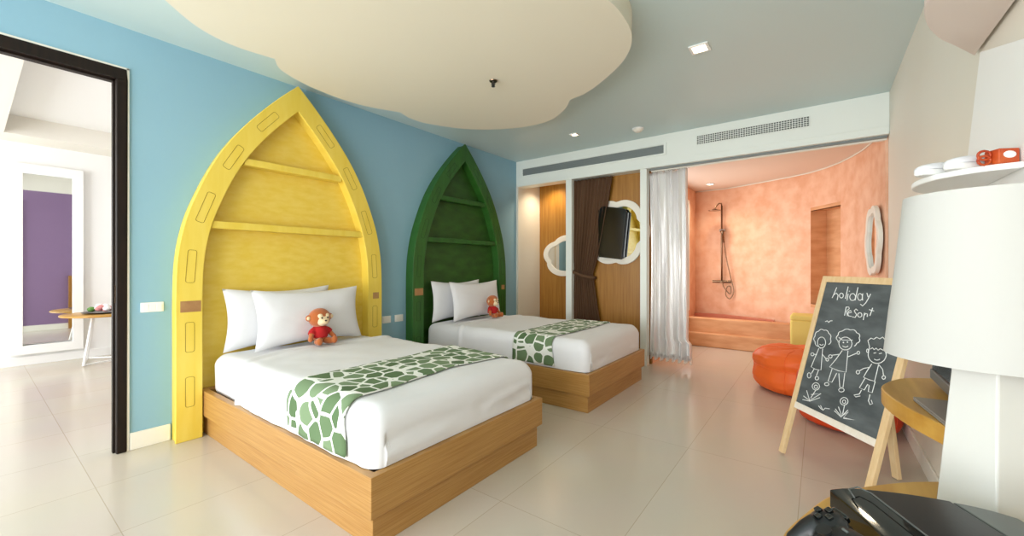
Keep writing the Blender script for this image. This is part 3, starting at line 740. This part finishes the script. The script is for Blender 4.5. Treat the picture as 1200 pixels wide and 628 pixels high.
# ================================================================== BEAN BAGS
def beanbag(x, y, r, h, mt, seed, label, ph):
    t = thing('bean_bag', label, 'bean bag', (x, y, 0))
    m = MB(); 
    def P(a, b, e=0):
        # a azimuth, b from -pi/2 .. pi/2
        cb, sb = math.cos(b), math.sin(b)
        ex = abs(cb)**.30; ez = math.copysign(abs(sb)**.62, sb)
        pan = 1-.012*abs(math.cos(3*(a+ph)))**8
        wr = 1+.030*noise.noise(Vector((math.cos(a)*3, math.sin(a)*3, b*5+seed)))+.02*noise.noise(Vector((math.cos(a)*8, math.sin(a)*8, b*2+seed)))
        band = 1-.05*math.exp(-((b-.05)/.10)**2)
        R = r*ex*pan*wr*band+e
        z = h/2+(h/2)*ez*(1+.10*noise.noise(Vector((math.cos(a)*2*cb, math.sin(a)*2*cb, seed+3)))*(1 if sb > 0 else 0))
        if sb > .55: z -= .008*abs(math.cos(3*(a+ph)))**8
        return (x+R*math.cos(a), y+R*math.sin(a), max(.001, z+(e if sb > .3 else 0)))
    m.grid(lambda u, v: P(u*2*PI, -PI/2+v*PI), 96, 48)
    m.build('bag', mt, t, smooth=True)
    m = MB()
    for k in range(6):
        a = PI/6*(2*k+1)-ph
        m.tube([P(a, -1.2+2.7*i/24, .001) for i in range(25)], .003, 6)
    m.tube([P(2*PI*i/60, .05, .002) for i in range(61)], .004, 6)
    m.build('seam_piping', mt, t, smooth=True)
    m = MB().lathe([(.03, 0), (.045, .006), (.03, .014)], (x, y, h*1.0-.012), 20)
    m.build('top_button', mt, t, smooth=True)
beanbag(-.13, 4.76, .41, .40, 'orange', 2, 'bright orange bean bag on the floor at the bathroom opening', .3)
beanbag(.165, 3.95, .318, .43, 'redor', 5, 'red-orange bean bag behind the blackboard against the right wall', .1)

# ================================================================== EASEL BLACKBOARD
e1 = Vector((.6, -.8, 0)); nb = Vector((.8, .6, 0)); LEAN = .25
up = nb*math.sin(LEAN)+Vector((0, 0, 1))*math.cos(LEAN); fr = e1.cross(up)
if fr.y > 0: fr = -fr
P0 = Vector((-.21, 3.09, 0))
EM = Matrix(((e1.x, up.x, fr.x, P0.x), (e1.y, up.y, fr.y, P0.y), (e1.z, up.z, fr.z, P0.z), (0, 0, 0, 1)))   # (u, s, out)
t = thing('chalkboard_easel', 'pine A-frame blackboard with chalk children and lettering, standing on floor', 'easel', (0, 2.9, 0))
def ebox(u0, u1, s0, s1, w0, w1): return MB().box(u0, u1, s0, s1, w0, w1).xf(EM)
ebox(.0, .036, .012, 1.155, -.022, 0).build('leg', 'pine', t, bevel=.002)
ebox(.604, .64, .012, 1.155, -.022, 0).build('leg', 'pine', t, bevel=.002)
ebox(.036, .604, 1.118, 1.155, -.022, 0).build('top_rail', 'pine', t, bevel=.002)
ebox(.036, .604, .31, .348, -.022, 0).build('bottom_rail', 'palepine', t, bevel=.002)
ebox(.03, .61, .34, 1.125, -.016, -.006).build('blackboard', 'board', t)
top = EM @ Vector((.34, 1.10, -.03)); foot = Vector((.345, 3.095, .0))
dl = (foot-top); L = dl.length; dl.normalize(); sd = e1.copy(); th = sd.cross(dl).normalized()
LM = Matrix(((sd.x, dl.x, th.x, top.x), (sd.y, dl.y, th.y, top.y), (sd.z, dl.z, th.z, top.z), (0, 0, 0, 1)))
MB().box(-.02, .02, 0, L-.006, -.011, .011).xf(LM).build('rear_leg', 'pine', t, bevel=.002)
MB().tube([tuple(top-sd*.03), tuple(top+sd*.03)], .006, 8).build('hinge_bolt', 'chrome', t, smooth=True)
ebox(.30, .38, 1.06, 1.12, -.03, -.022).build('hinge_block', 'pine', t)
LETTERING = [[(0.126,1.088),(0.119,1.054),(0.112,1.021)],
 [(0.116,1.039),(0.133,1.053),(0.151,1.041),(0.153,1.011)],
 [(0.189,1.042),(0.19,1.035),(0.187,1.03),(0.183,1.027),(0.176,1.026),(0.17,1.029),(0.164,1.033),(0.161,1.04),(0.16,1.046),(0.163,1.051),(0.168,1.055),(0.174,1.055),(0.18,1.053),(0.186,1.048),(0.189,1.042)],
 [(0.207,1.097),(0.209,1.024)],
 [(0.22,1.054),(0.223,1.015)],
 [(0.223,1.071),(0.226,1.069)],
 [(0.275,1.096),(0.278,1.02)],
 [(0.276,1.039),(0.276,1.031),(0.273,1.024),(0.266,1.019),(0.257,1.018),(0.248,1.021),(0.241,1.028),(0.236,1.036),(0.236,1.045),(0.239,1.053),(0.246,1.057),(0.255,1.058),(0.264,1.054),(0.271,1.048),(0.276,1.039)],
 [(0.32,1.043),(0.321,1.035),(0.319,1.028),(0.313,1.024),(0.306,1.023),(0.299,1.026),(0.293,1.033),(0.288,1.041),(0.288,1.049),(0.29,1.057),(0.295,1.061),(0.302,1.061),(0.31,1.058),(0.316,1.052),(0.32,1.043)],
 [(0.317,1.063),(0.319,1.042),(0.327,1.024)],
 [(0.342,1.067),(0.356,1.045)],
 [(0.366,1.064),(0.359,1.036),(0.35,1.012),(0.335,0.993),(0.319,1.002)],
 [(0.229,0.976),(0.233,0.926)],
 [(0.229,0.976),(0.246,0.978),(0.254,0.97),(0.239,0.953),(0.253,0.926)],
 [(0.254,0.943),(0.274,0.95),(0.266,0.96),(0.253,0.954),(0.252,0.94),(0.261,0.927),(0.281,0.927)],
 [(0.311,0.965),(0.298,0.972),(0.29,0.961),(0.299,0.951),(0.312,0.94),(0.307,0.924),(0.287,0.925)],
 [(0.345,0.943),(0.346,0.937),(0.343,0.933),(0.339,0.93),(0.333,0.929),(0.327,0.931),(0.322,0.934),(0.319,0.94),(0.318,0.945),(0.321,0.95),(0.326,0.953),(0.332,0.954),(0.338,0.952),(0.343,0.948),(0.345,0.943)],
 [(0.358,0.957),(0.362,0.917)],
 [(0.36,0.942),(0.367,0.954),(0.378,0.952),(0.381,0.937)],
 [(0.4,0.989),(0.395,0.944)],
 [(0.382,0.977),(0.412,0.973)]]
DRAWING = [[(0.105,0.872),(0.119,0.879),(0.132,0.87),(0.141,0.882),(0.156,0.884)],
 [(0.125,0.708),(0.116,0.709),(0.108,0.713),(0.1,0.716),(0.09,0.716),(0.081,0.718),(0.074,0.723),(0.069,0.73),(0.067,0.738),(0.059,0.742),(0.052,0.749),(0.049,0.756),(0.05,0.764),(0.054,0.771),(0.053,0.778),(0.052,0.786),(0.054,0.794),(0.059,0.8),(0.067,0.804),(0.074,0.807),(0.078,0.814),(0.085,0.82),(0.093,0.822),(0.103,0.821),(0.112,0.818),(0.12,0.821),(0.129,0.822),(0.137,0.82),(0.145,0.815),(0.15,0.808),(0.158,0.805),(0.166,0.801),(0.172,0.796),(0.176,0.789),(0.176,0.781),(0.177,0.774),(0.182,0.768),(0.185,0.76),(0.183,0.753),(0.179,0.747),(0.172,0.742)],
 [(0.148,0.749),(0.149,0.734),(0.144,0.721),(0.134,0.713),(0.121,0.71),(0.106,0.714),(0.094,0.723),(0.086,0.737),(0.084,0.752),(0.089,0.765),(0.1,0.773),(0.114,0.776),(0.128,0.772),(0.14,0.762),(0.148,0.749)],
 [(0.133,0.736),(0.131,0.732),(0.128,0.729),(0.122,0.727),(0.117,0.727),(0.111,0.728),(0.107,0.731)],
 [(0.108,0.705),(0.085,0.582),(0.126,0.577),(0.165,0.583),(0.137,0.709)],
 [(0.105,0.664),(0.082,0.662)],
 [(0.083,0.661),(0.081,0.654),(0.073,0.649),(0.063,0.65),(0.057,0.656),(0.058,0.663),(0.067,0.668),(0.077,0.667),(0.083,0.661)],
 [(0.146,0.675),(0.181,0.656)],
 [(0.201,0.655),(0.2,0.649),(0.194,0.645),(0.186,0.646),(0.181,0.651),(0.182,0.657),(0.189,0.661),(0.197,0.66),(0.201,0.655)],
 [(0.113,0.58),(0.101,0.545)],
 [(0.147,0.58),(0.142,0.543)],
 [(0.1,0.533),(0.101,0.523),(0.096,0.516),(0.087,0.513),(0.078,0.517),(0.072,0.525),(0.072,0.535),(0.077,0.543),(0.086,0.545),(0.095,0.541),(0.1,0.533)],
 [(0.164,0.533),(0.162,0.524),(0.154,0.519),(0.143,0.519),(0.137,0.525),(0.138,0.534),(0.147,0.539),(0.157,0.539),(0.164,0.533)],
 [(0.237,0.766),(0.235,0.772),(0.23,0.777),(0.222,0.781),(0.217,0.786),(0.215,0.792),(0.217,0.799),(0.222,0.805),(0.223,0.811),(0.222,0.817),(0.223,0.823),(0.228,0.829),(0.237,0.833),(0.246,0.836),(0.252,0.841),(0.257,0.846),(0.265,0.85),(0.274,0.852),(0.284,0.852),(0.293,0.85),(0.302,0.852),(0.311,0.854),(0.32,0.854),(0.328,0.851),(0.335,0.847),(0.339,0.842),(0.347,0.84),(0.356,0.838),(0.362,0.834),(0.365,0.828),(0.366,0.822),(0.364,0.816),(0.368,0.811),(0.372,0.806),(0.373,0.8),(0.37,0.794),(0.364,0.789),(0.357,0.784),(0.356,0.778),(0.353,0.772),(0.348,0.767)],
 [(0.329,0.778),(0.33,0.761),(0.322,0.747),(0.307,0.737),(0.288,0.733),(0.269,0.736),(0.253,0.746),(0.243,0.761),(0.243,0.778),(0.251,0.793),(0.267,0.803),(0.286,0.806),(0.305,0.802),(0.32,0.792),(0.329,0.778)],
 [(0.308,0.76),(0.305,0.756),(0.3,0.753),(0.293,0.75),(0.285,0.75),(0.278,0.751),(0.273,0.753)],
 [(0.233,0.795),(0.261,0.785),(0.327,0.797)],
 [(0.275,0.773),(0.273,0.77),(0.27,0.771),(0.269,0.773),(0.272,0.775),(0.275,0.773)],
 [(0.301,0.78),(0.299,0.778),(0.296,0.778),(0.295,0.781),(0.298,0.782),(0.301,0.78)],
 [(0.278,0.728),(0.252,0.672),(0.22,0.616),(0.286,0.611),(0.337,0.616),(0.315,0.734)],
 [(0.261,0.701),(0.218,0.686)],
 [(0.22,0.679),(0.218,0.672),(0.21,0.667),(0.2,0.668),(0.194,0.673),(0.196,0.681),(0.204,0.686),(0.214,0.685),(0.22,0.679)],
 [(0.325,0.701),(0.373,0.732)],
 [(0.391,0.739),(0.39,0.732),(0.385,0.728),(0.378,0.729),(0.374,0.735),(0.375,0.741),(0.38,0.745),(0.387,0.744),(0.391,0.739)],
 [(0.241,0.612),(0.235,0.535),(0.263,0.537),(0.279,0.595)],
 [(0.294,0.597),(0.322,0.527),(0.343,0.531),(0.331,0.611)],
 [(0.246,0.521),(0.244,0.513),(0.234,0.508),(0.222,0.507),(0.215,0.512),(0.218,0.519),(0.228,0.525),(0.24,0.526),(0.246,0.521)],
 [(0.355,0.52),(0.352,0.511),(0.34,0.504),(0.327,0.503),(0.319,0.509),(0.322,0.518),(0.334,0.525),(0.347,0.526),(0.355,0.52)],
 [(0.534,0.774),(0.539,0.766),(0.542,0.757),(0.542,0.748),(0.54,0.739),(0.537,0.73),(0.531,0.723),(0.524,0.716),(0.515,0.711),(0.505,0.707),(0.494,0.706),(0.484,0.706),(0.473,0.709),(0.464,0.713),(0.455,0.719),(0.449,0.727),(0.444,0.735),(0.442,0.745),(0.442,0.754)],
 [(0.441,0.752),(0.439,0.782),(0.421,0.812),(0.435,0.828),(0.452,0.825),(0.465,0.838),(0.485,0.833),(0.498,0.845),(0.517,0.832),(0.545,0.83),(0.536,0.802),(0.535,0.772)],
 [(0.448,0.771),(0.457,0.78),(0.469,0.772),(0.478,0.782),(0.492,0.774),(0.501,0.784),(0.52,0.779)],
 [(0.543,0.84),(0.562,0.849),(0.553,0.795)],
 [(0.472,0.754),(0.485,0.759)],
 [(0.502,0.758),(0.516,0.764)],
 [(0.513,0.732),(0.511,0.729),(0.506,0.726),(0.5,0.723),(0.494,0.723),(0.488,0.723),(0.484,0.725)],
 [(0.476,0.697),(0.46,0.655),(0.449,0.619),(0.483,0.615),(0.515,0.616),(0.515,0.658),(0.514,0.705)],
 [(0.469,0.677),(0.438,0.664),(0.418,0.646)],
 [(0.42,0.639),(0.419,0.631),(0.412,0.626),(0.404,0.627),(0.399,0.633),(0.4,0.64),(0.407,0.645),(0.415,0.644),(0.42,0.639)],
 [(0.518,0.702),(0.542,0.685),(0.554,0.658)],
 [(0.567,0.651),(0.566,0.644),(0.56,0.639),(0.553,0.64),(0.549,0.645),(0.55,0.652),(0.556,0.657),(0.563,0.656),(0.567,0.651)],
 [(0.459,0.616),(0.441,0.559),(0.472,0.557),(0.482,0.59),(0.492,0.587),(0.496,0.556),(0.518,0.557),(0.519,0.617)],
 [(0.456,0.552),(0.45,0.528),(0.421,0.513),(0.433,0.507),(0.458,0.52)],
 [(0.509,0.544),(0.509,0.512),(0.523,0.496),(0.535,0.505),(0.523,0.52)],
 [(0.439,0.76),(0.44,0.753),(0.436,0.749),(0.431,0.751),(0.428,0.758),(0.428,0.765),(0.431,0.768),(0.436,0.766),(0.439,0.76)],
 [(0.544,0.78),(0.545,0.774),(0.542,0.77),(0.537,0.772),(0.534,0.778),(0.534,0.785),(0.537,0.788),(0.541,0.786),(0.544,0.78)],
 [(0.185,0.489),(0.185,0.48),(0.18,0.47),(0.171,0.463),(0.159,0.459),(0.147,0.46),(0.137,0.465),(0.131,0.473),(0.131,0.483),(0.136,0.492),(0.145,0.499),(0.157,0.503),(0.169,0.502),(0.179,0.497),(0.185,0.489)],
 [(0.171,0.482),(0.17,0.474),(0.162,0.469),(0.153,0.469),(0.147,0.475),(0.148,0.484),(0.155,0.489),(0.165,0.489),(0.171,0.482)],
 [(0.165,0.461),(0.142,0.404)],
 [(0.097,0.437),(0.137,0.39)],
 [(0.084,0.398),(0.138,0.387),(0.208,0.453),(0.139,0.425)],
 [(0.084,0.375),(0.141,0.384),(0.208,0.429)],
 [(0.212,0.381),(0.235,0.371),(0.251,0.368),(0.261,0.384),(0.292,0.391)],
 [(0.226,0.388),(0.248,0.369)],
 [(0.395,0.47),(0.395,0.461),(0.39,0.452),(0.382,0.445),(0.372,0.441),(0.361,0.441),(0.352,0.446),(0.347,0.454),(0.347,0.463),(0.352,0.472),(0.36,0.479),(0.371,0.483),(0.381,0.482),(0.39,0.478),(0.395,0.47)],
 [(0.382,0.463),(0.381,0.456),(0.375,0.451),(0.367,0.451),(0.362,0.456),(0.363,0.464),(0.369,0.469),(0.377,0.469),(0.382,0.463)],
 [(0.38,0.442),(0.383,0.393)],
 [(0.329,0.404),(0.373,0.38)],
 [(0.326,0.392),(0.377,0.376),(0.408,0.427)],
 [(0.345,0.422),(0.38,0.383),(0.414,0.418),(0.393,0.379),(0.463,0.392),(0.394,0.375)]]

def chalk(L, r):
    m = MB()
    for s in L:
        s = [(u, v) for u, v in s if .038 < u < .602 and .350 < v < 1.116]
        if len(s) > 1: m.tube([EM @ Vector((u, v, -.0055)) for u, v in s], r, 5)
    return m
chalk(LETTERING, .0024).build('chalk_lettering', 'chalk', t)
chalk(DRAWING, .0021).build('chalk_drawing', 'chalk', t)

# ================================================================== RIGHT WALL UNIT
far = catmull([(.478, 2.33), (.40, 2.26), (.263, 2.17), (.19, 2.02), (.178, 1.9), (.215, 1.72), (.285, 1.54), (.31, 1.40)], 6, closed=False)
near = catmull([(.30, 1.30), (.24, 1.21), (.13, 1.12), (.03, 1.0), (-.02, .88), (-.05, .76), (-.04, .60), (.04, .47), (.2, .40), (.478, .38)], 6, closed=False)
t = thing('wall_desk', 'cloud-edged honey wood desk top along the right wall', 'desk', (.3, 1.4, 0))
MB().prism(far+near, .695, .75, 'z').build('desk_top', 'desk', t, bevel=.006, seg=3)
for y in (.5, 1.3, 2.0): MB().box(.40, .478, y, y+.05, 0, .695).build('support_post', 'lampbody', t, bevel=.004)
# white tapered panel carrying the shelf, the screen and the canopy
o = MB().prism([(2.13, 1.93), (2.29, 1.577), (2.46, 1.2), (2.64, .80), (1.0, .80), (1.0, 1.57), (1.744, 1.806)], .45, .478, 'x').build('wall_panel', 'white', bevel=.003)
tag(o, 'white slant-edged panel on the right wall above the desk', 'wall panel')
cp = catmull([(.478, 2.33), (.403, 2.19), (.338, 2.07), (.285, 1.92), (.262, 1.76), (.275, 1.55), (.33, 1.35), (.40, 1.22), (.478, 1.16)], 6, closed=False)
o = MB().prism(cp, 1.99, 2.05, 'z').build('wall_canopy', 'canopy', bevel=.003)
tag(o, 'pale rounded canopy shelf high on the right wall above the white panel', 'wall shelf')
sp_ = catmull([(.449, 2.24), (.35, 2.2), (.28, 2.08), (.258, 1.955), (.29, 1.82), (.37, 1.75), (.449, 1.735)], 6, closed=False)
o = MB().prism(sp_, 1.45, 1.468, 'z').build('wall_shelf', 'white', bevel=.004)
tag(o, 'small rounded white wall shelf holding slippers above the lamp', 'wall shelf')
def slipper(x, y, z, yaw, label):
    t = thing('slipper', label, 'slipper', (x, y, z), None)
    X = Matrix.Translation((x, y, z)) @ Matrix.Rotation(yaw, 4, 'Z')
    X = X @ Matrix.Scale(.80, 4)
    sole = []
    for i in range(32):
        a = 2*PI*i/32; r = 1+.12*math.cos(a)
        sole.append((.13*math.cos(a), .040*math.sin(a)*r))
    MB().prism(sole, 0, .026, 'z').xf(X).build('sole', 'white', t, bevel=.008, seg=3)
    m = MB().grid(lambda u, v: (.01+.112*v, .042*math.cos(PI*u)*(1-v**3)**.5, .022+.030*math.sin(PI*u)*(1-v**2)**.5), 14, 8)
    m.xf(X).build('strap', 'whitefab', t, smooth=True, solid=.006)
slipper(.325, 1.89, 1.468, math.radians(222), 'white slipper on the small wall shelf, the one sticking out farther left')
slipper(.380, 1.828, 1.468, math.radians(222), 'white slipper on the small wall shelf, the one beside the red box')
t = thing('gift_box', 'small shiny red and orange box with ribbon on the wall shelf', 'box', (.395, 1.775, 1.487))
t.location = (.40, 1.775, 1.468); WL[t.name] = Vector(t.location)
X = Matrix.Translation((.412, 1.775, 1.468)) @ Matrix.Rotation(.5, 4, 'Z') @ Matrix.Scale(.72, 4)
MB().box(-.035, .035, -.04, .02, 0, .06).xf(X).build('carton', 'gift', t, bevel=.003)
MB().ell((.0, -.041, .035), (.022, .003, .014)).xf(X).build('oval_badge', 'white', t, smooth=True)
m = MB()
for s in (-1, 1):
    m.tube([Vector((-.04, -.01, .03))+Vector((-.02-.022*math.cos(a), 0, s*.0+.018*math.sin(a)+s*.01)) for a in [i*PI/6 for i in range(13)]], .005, 6)
m.xf(X).build('ribbon_bow', 'gift', t, smooth=True)
# screen on the wall above the desk
t = thing('desk_television', 'black flat screen with grey lower edge over the wood desk', 'television', (.36, 1.79, .80))
MB().box(.33, .375, 1.46, 2.12, .80, 1.19).build('screen', 'screen', t, bevel=.004)
MB().box(.325, .38, 1.458, 2.122, .772, .806).build('lower_bezel', 'greyedge', t, bevel=.003)
MB().box(.375, .452, 1.7, 1.86, .92, 1.05).build('wall_mount', 'blackpl', t)
t = thing('laptop', 'flat grey closed laptop lying on the wood desk', 'laptop', (.34, 1.69, .75))
X = Matrix.Translation((.35, 1.70, .75)) @ Matrix.Rotation(.12, 4, 'Z')
MB().box(-.095, .095, -.13, .13, 0.001, .008).xf(X).build('base', 'grey', t, bevel=.002)
MB().box(-.095, .095, -.13, .13, .0085, .014).xf(X).build('lid', 'grey', t, bevel=.002)

# table lamp
lx, ly = .246, 1.122
t = thing('table_lamp', 'big white tapered drum lamp on tapered white base in right foreground', 'lamp', (lx, ly, .75))
A, B, C_, D_ = (.226, .985), (.170, 1.063), (.253, 1.122), (.309, 1.042)
cb = Vector((.2395, 1.053))
def lvl(f, z, sh): return [tuple((Vector(p)-cb)*f+cb+Vector(sh))+(z,) for p in (A, B, C_, D_)]
vs = lvl(1, .751, (0, 0))+lvl(.70, 1.06, (.004, .006)); m = MB().add(vs, [(3, 2, 1, 0), (4, 5, 6, 7), (0, 1, 5, 4), (1, 2, 6, 5), (2, 3, 7, 6), (3, 0, 4, 7)])
m.build('lamp_base', 'lampbody', t, bevel=.003)
prof_ = [(.141, 1.008), (.112, 1.313)]
m = MB()
seg = 64
vs = []; 
for r, z in ((.141, 1.008), (.134, 1.085), (.126, 1.16), (.119, 1.236), (.112, 1.313), (.110, 1.313), (.139, 1.008)):
    for k in range(seg): a = 2*PI*k/seg; vs.append((lx+r*math.cos(a), ly+r*math.sin(a), z))
fs = [(i*seg+k, i*seg+(k+1) % seg, ((i+1) % 7)*seg+(k+1) % seg, ((i+1) % 7)*seg+k) for i in range(7) for k in range(seg)]
m.add(vs, fs).build('lamp_shade', 'shade', t, smooth=True, angle=50)
m = MB()
for k in range(3):
    a = 2*PI*k/3; m.tube([(lx, ly, 1.29), (lx+.112*math.cos(a), ly+.112*math.sin(a), 1.30)], .002, 6)
m.tube([(lx, ly, 1.05), (lx, ly, 1.29)], .006, 8).build('shade_spider', 'chrome', t, smooth=True)
MB().lathe([(.012, 0), (.014, .03), (.03, .07), (.032, .09), (.02, .115), (.004, .122)], (lx, ly, 1.10), 20).build('bulb', 'white', t, smooth=True)

# ================================================================== GAME CONSOLE
pa = math.radians(15); pb = math.radians(-62); ax = Vector((math.cos(pa), math.sin(pa), 0)); bx = Vector((math.cos(pb), math.sin(pb), 0))
q0 = Vector((.014, .884, .75))
t = thing('game_console', 'black glossy game console on the near end of the wood desk', 'game console', tuple(q0+ax*.12+bx*.13))
CM = Matrix(((ax.x, -bx.x, 0, q0.x), (ax.y, -bx.y, 0, q0.y), (0, 0, 1, q0.z), (0, 0, 0, 1)))   # local x along back edge, -y toward the camera
LB = .232; DB = .27
def crown(x): return .050+.010*math.sin(PI*min(max(x/LB, 0), 1))
MB().prism([(0.006, .002), (LB-.006, .002), (LB, .02), (LB, .046), (LB*.66, .052), (LB*.66, .0), ], -DB, 0, 'y').xf(CM)
def slab(x0, x1, f0, f1, z0, name, mt, n=14):
    top = [(x0+(x1-x0)*i/n, f0+(f1-f0)*i/n+.002*math.sin(PI*i/n)) for i in range(n+1)]
    poly = top+[(x1, z0), (x0, z0)]
    return MB().prism(poly, -DB, 0, 'y').xf(CM).build(name, mt, t, bevel=.002)
slab(.012, LB-.012, .018, .018, .002, 'lower_body', 'blackpl')
slab(0, .048, .050, .060, .020, 'glossy_edge_strip', 'gloss')
slab(.049, .155, .060, .063, .020, 'ribbed_lid', 'blackpl')
slab(.158, LB, .062, .053, .020, 'disc_cover', 'greyedge')
m = MB()
for k in range(40): y = -.14-.13*k/40; m.box(.055, .150, y-.0006, y+.0006, .0655, .0685)
m.xf(CM).build('rib_texture', 'blackpl', t)
m = MB().tube([(.010, -.045, .0625), (.016, -.02, .064), (.032, -.012, .0665), (.040, -.03, .0675), (.040, -.15, .0675), (.030, -.175, .066)], .0012, 6)
m.xf(CM).build('trim_line', 'greyedge', t, smooth=True)
# controller
ang = math.radians(-47)
t = thing('game_controller', 'black wireless game controller leaning on the corner of the game console', 'game controller', (.015, .745, .75))
GM = Matrix.Translation((.043, .741, .772)) @ Matrix.Rotation(ang, 4, 'Z') @ Matrix.Rotation(math.radians(24), 4, 'X') @ Matrix.Scale(.86, 4)
m = MB().ell((0, 0, .026), (.055, .028, .016)).ell((-.052, .008, .026), (.030, .030, .018)).ell((.052, .008, .026), (.030, .030, .018))
for s in (-1, 1): m.tube([(s*.055, -.005, .026), (s*.062, -.025, .022), (s*.066, -.048, .017)], [.022, .019, .014], 14).ell((s*.066, -.050, .017), (.014, .014, .014))
for s in (-1, 1): m.ell((s*.026, -.018, .027), (.020, .019, .017))
o = m.xf(GM).build('body', 'blackpl', t, smooth=True)
rm = o.modifiers.new('rm', 'REMESH'); rm.mode = 'VOXEL'; rm.voxel_size = .0022; rm.use_smooth_shade = True
sm = o.modifiers.new('sm', 'SMOOTH'); sm.iterations = 4
for s in (-1, 1):
    MB().lathe([(.008, 0), (.008, .004), (.0115, .005), (.0115, .008), (.007, .0075)], (s*.026, -.018, .041), 20).xf(GM).build('thumbstick', 'blackpl', t, smooth=True, angle=40)
for dx, dy in ((.011, 0), (-.011, 0), (0, .011), (0, -.011)):
    MB().box(-.055+dx-.005, -.055+dx+.005, .010+dy-.005, .010+dy+.005, .040, .0475).xf(GM).build('direction_button', 'gloss', t, bevel=.0015)
    MB().lathe([(.006, 0), (.006, .005), (.004, .006)], (.055+dx*1.2, .010+dy*1.2, .041), 14).xf(GM).build('face_button', 'gloss', t, smooth=True, angle=40)
for dx in (-.013, .013): MB().box(dx-.005, dx+.005, .006, .010, .040, .0435).xf(GM).build('menu_button', 'greyedge', t, bevel=.001)
for s in (-1, 1): MB().box(s*.052-.015, s*.052+.015, .030, .040, .022, .036).xf(GM).build('shoulder_button', 'gloss', t, bevel=.003)

# ================================================================== NEXT ROOM
t = thing('standing_mirror', 'tall mirror with wide white frame against the white wall beyond the doorway', 'mirror', (-7.59, .55, 0))
my0, my1, mz0, mz1 = .31, .905, .13, 2.40
fy = .095
MB().ring([(my0, mz0), (my1, mz0), (my1, mz1), (my0, mz1)], [(my0+fy, mz0+.106), (my1-fy, mz0+.106), (my1-fy, mz1-.114), (my0+fy, mz1-.114)], -7.598, -7.53, 'x').build('frame', 'white', t, bevel=.004)
MB().box(-7.585, -7.56, my0+fy-.01, my1-fy+.01, mz0+.12, mz1-.11).build('glass', 'mirror', t)
cx, cy = -7.13, 1.02
t = thing('side_table', 'small round wood-topped table with white angled legs beyond the doorway', 'table', (cx, cy, 0))
MB().lathe([(.36, 0), (.37, .006), (.37, .02), (.36, .026)], (cx, cy, .575), 48).build('table_top', 'desk', t, smooth=True, angle=40)
for a in (200, 320, 80):
    r = math.radians(a); ca, sa = math.cos(r), math.sin(r)
    MB().tube([(cx+.16*ca, cy+.16*sa, .575), (cx+.30*ca, cy+.30*sa, .01)], .013, 8).build('leg', 'white', t, smooth=True, angle=40)
pp = [(cx+.295*math.cos(math.radians(a)), cy+.295*math.sin(math.radians(a)), .02) for a in (200, 320, 80)]
MB().tube([pp[0], pp[1]], .010, 8).tube([pp[1], pp[2]], .010, 8).tube([pp[2], pp[0]], .010, 8).build('floor_brace', 'white', t, smooth=True, angle=40)
t = thing('fruit_plate', 'dark plate heaped with pink and white flowers and fruit on round table', 'plate', (cx+.05, cy, .601))
MB().lathe([(.10, 0), (.19, .014), (.195, .02), (.185, .02), (.09, .006)], (cx+.05, cy, .601), 32).build('plate', 'plate', t, smooth=True, angle=50)
for k in range(22):
    a = random.uniform(0, 6.28); r = random.uniform(0, .12); s = random.uniform(.026, .042)
    MB().ell((cx+.05+r*math.cos(a), cy+r*math.sin(a), .60+.012+s+.07*(1-r/.12)*random.random()), (s, s, s*.8), seg=12, rings=8).build('flower' if k % 3 else 'fruit', ('flowerpink', 'white', 'flowerpink', 'leaf', 'white')[k % 5], t, smooth=True)
# wooden headboard against the purple side, seen in the mirror
o = MB().box(XA-.19, XA-.122, 1.17, 2.2, 0, 1.0).build('wooden_headboard', 'panel', bevel=.004)
tag(o, 'wood panel against the purple wall, seen only in the tall mirror', 'headboard')
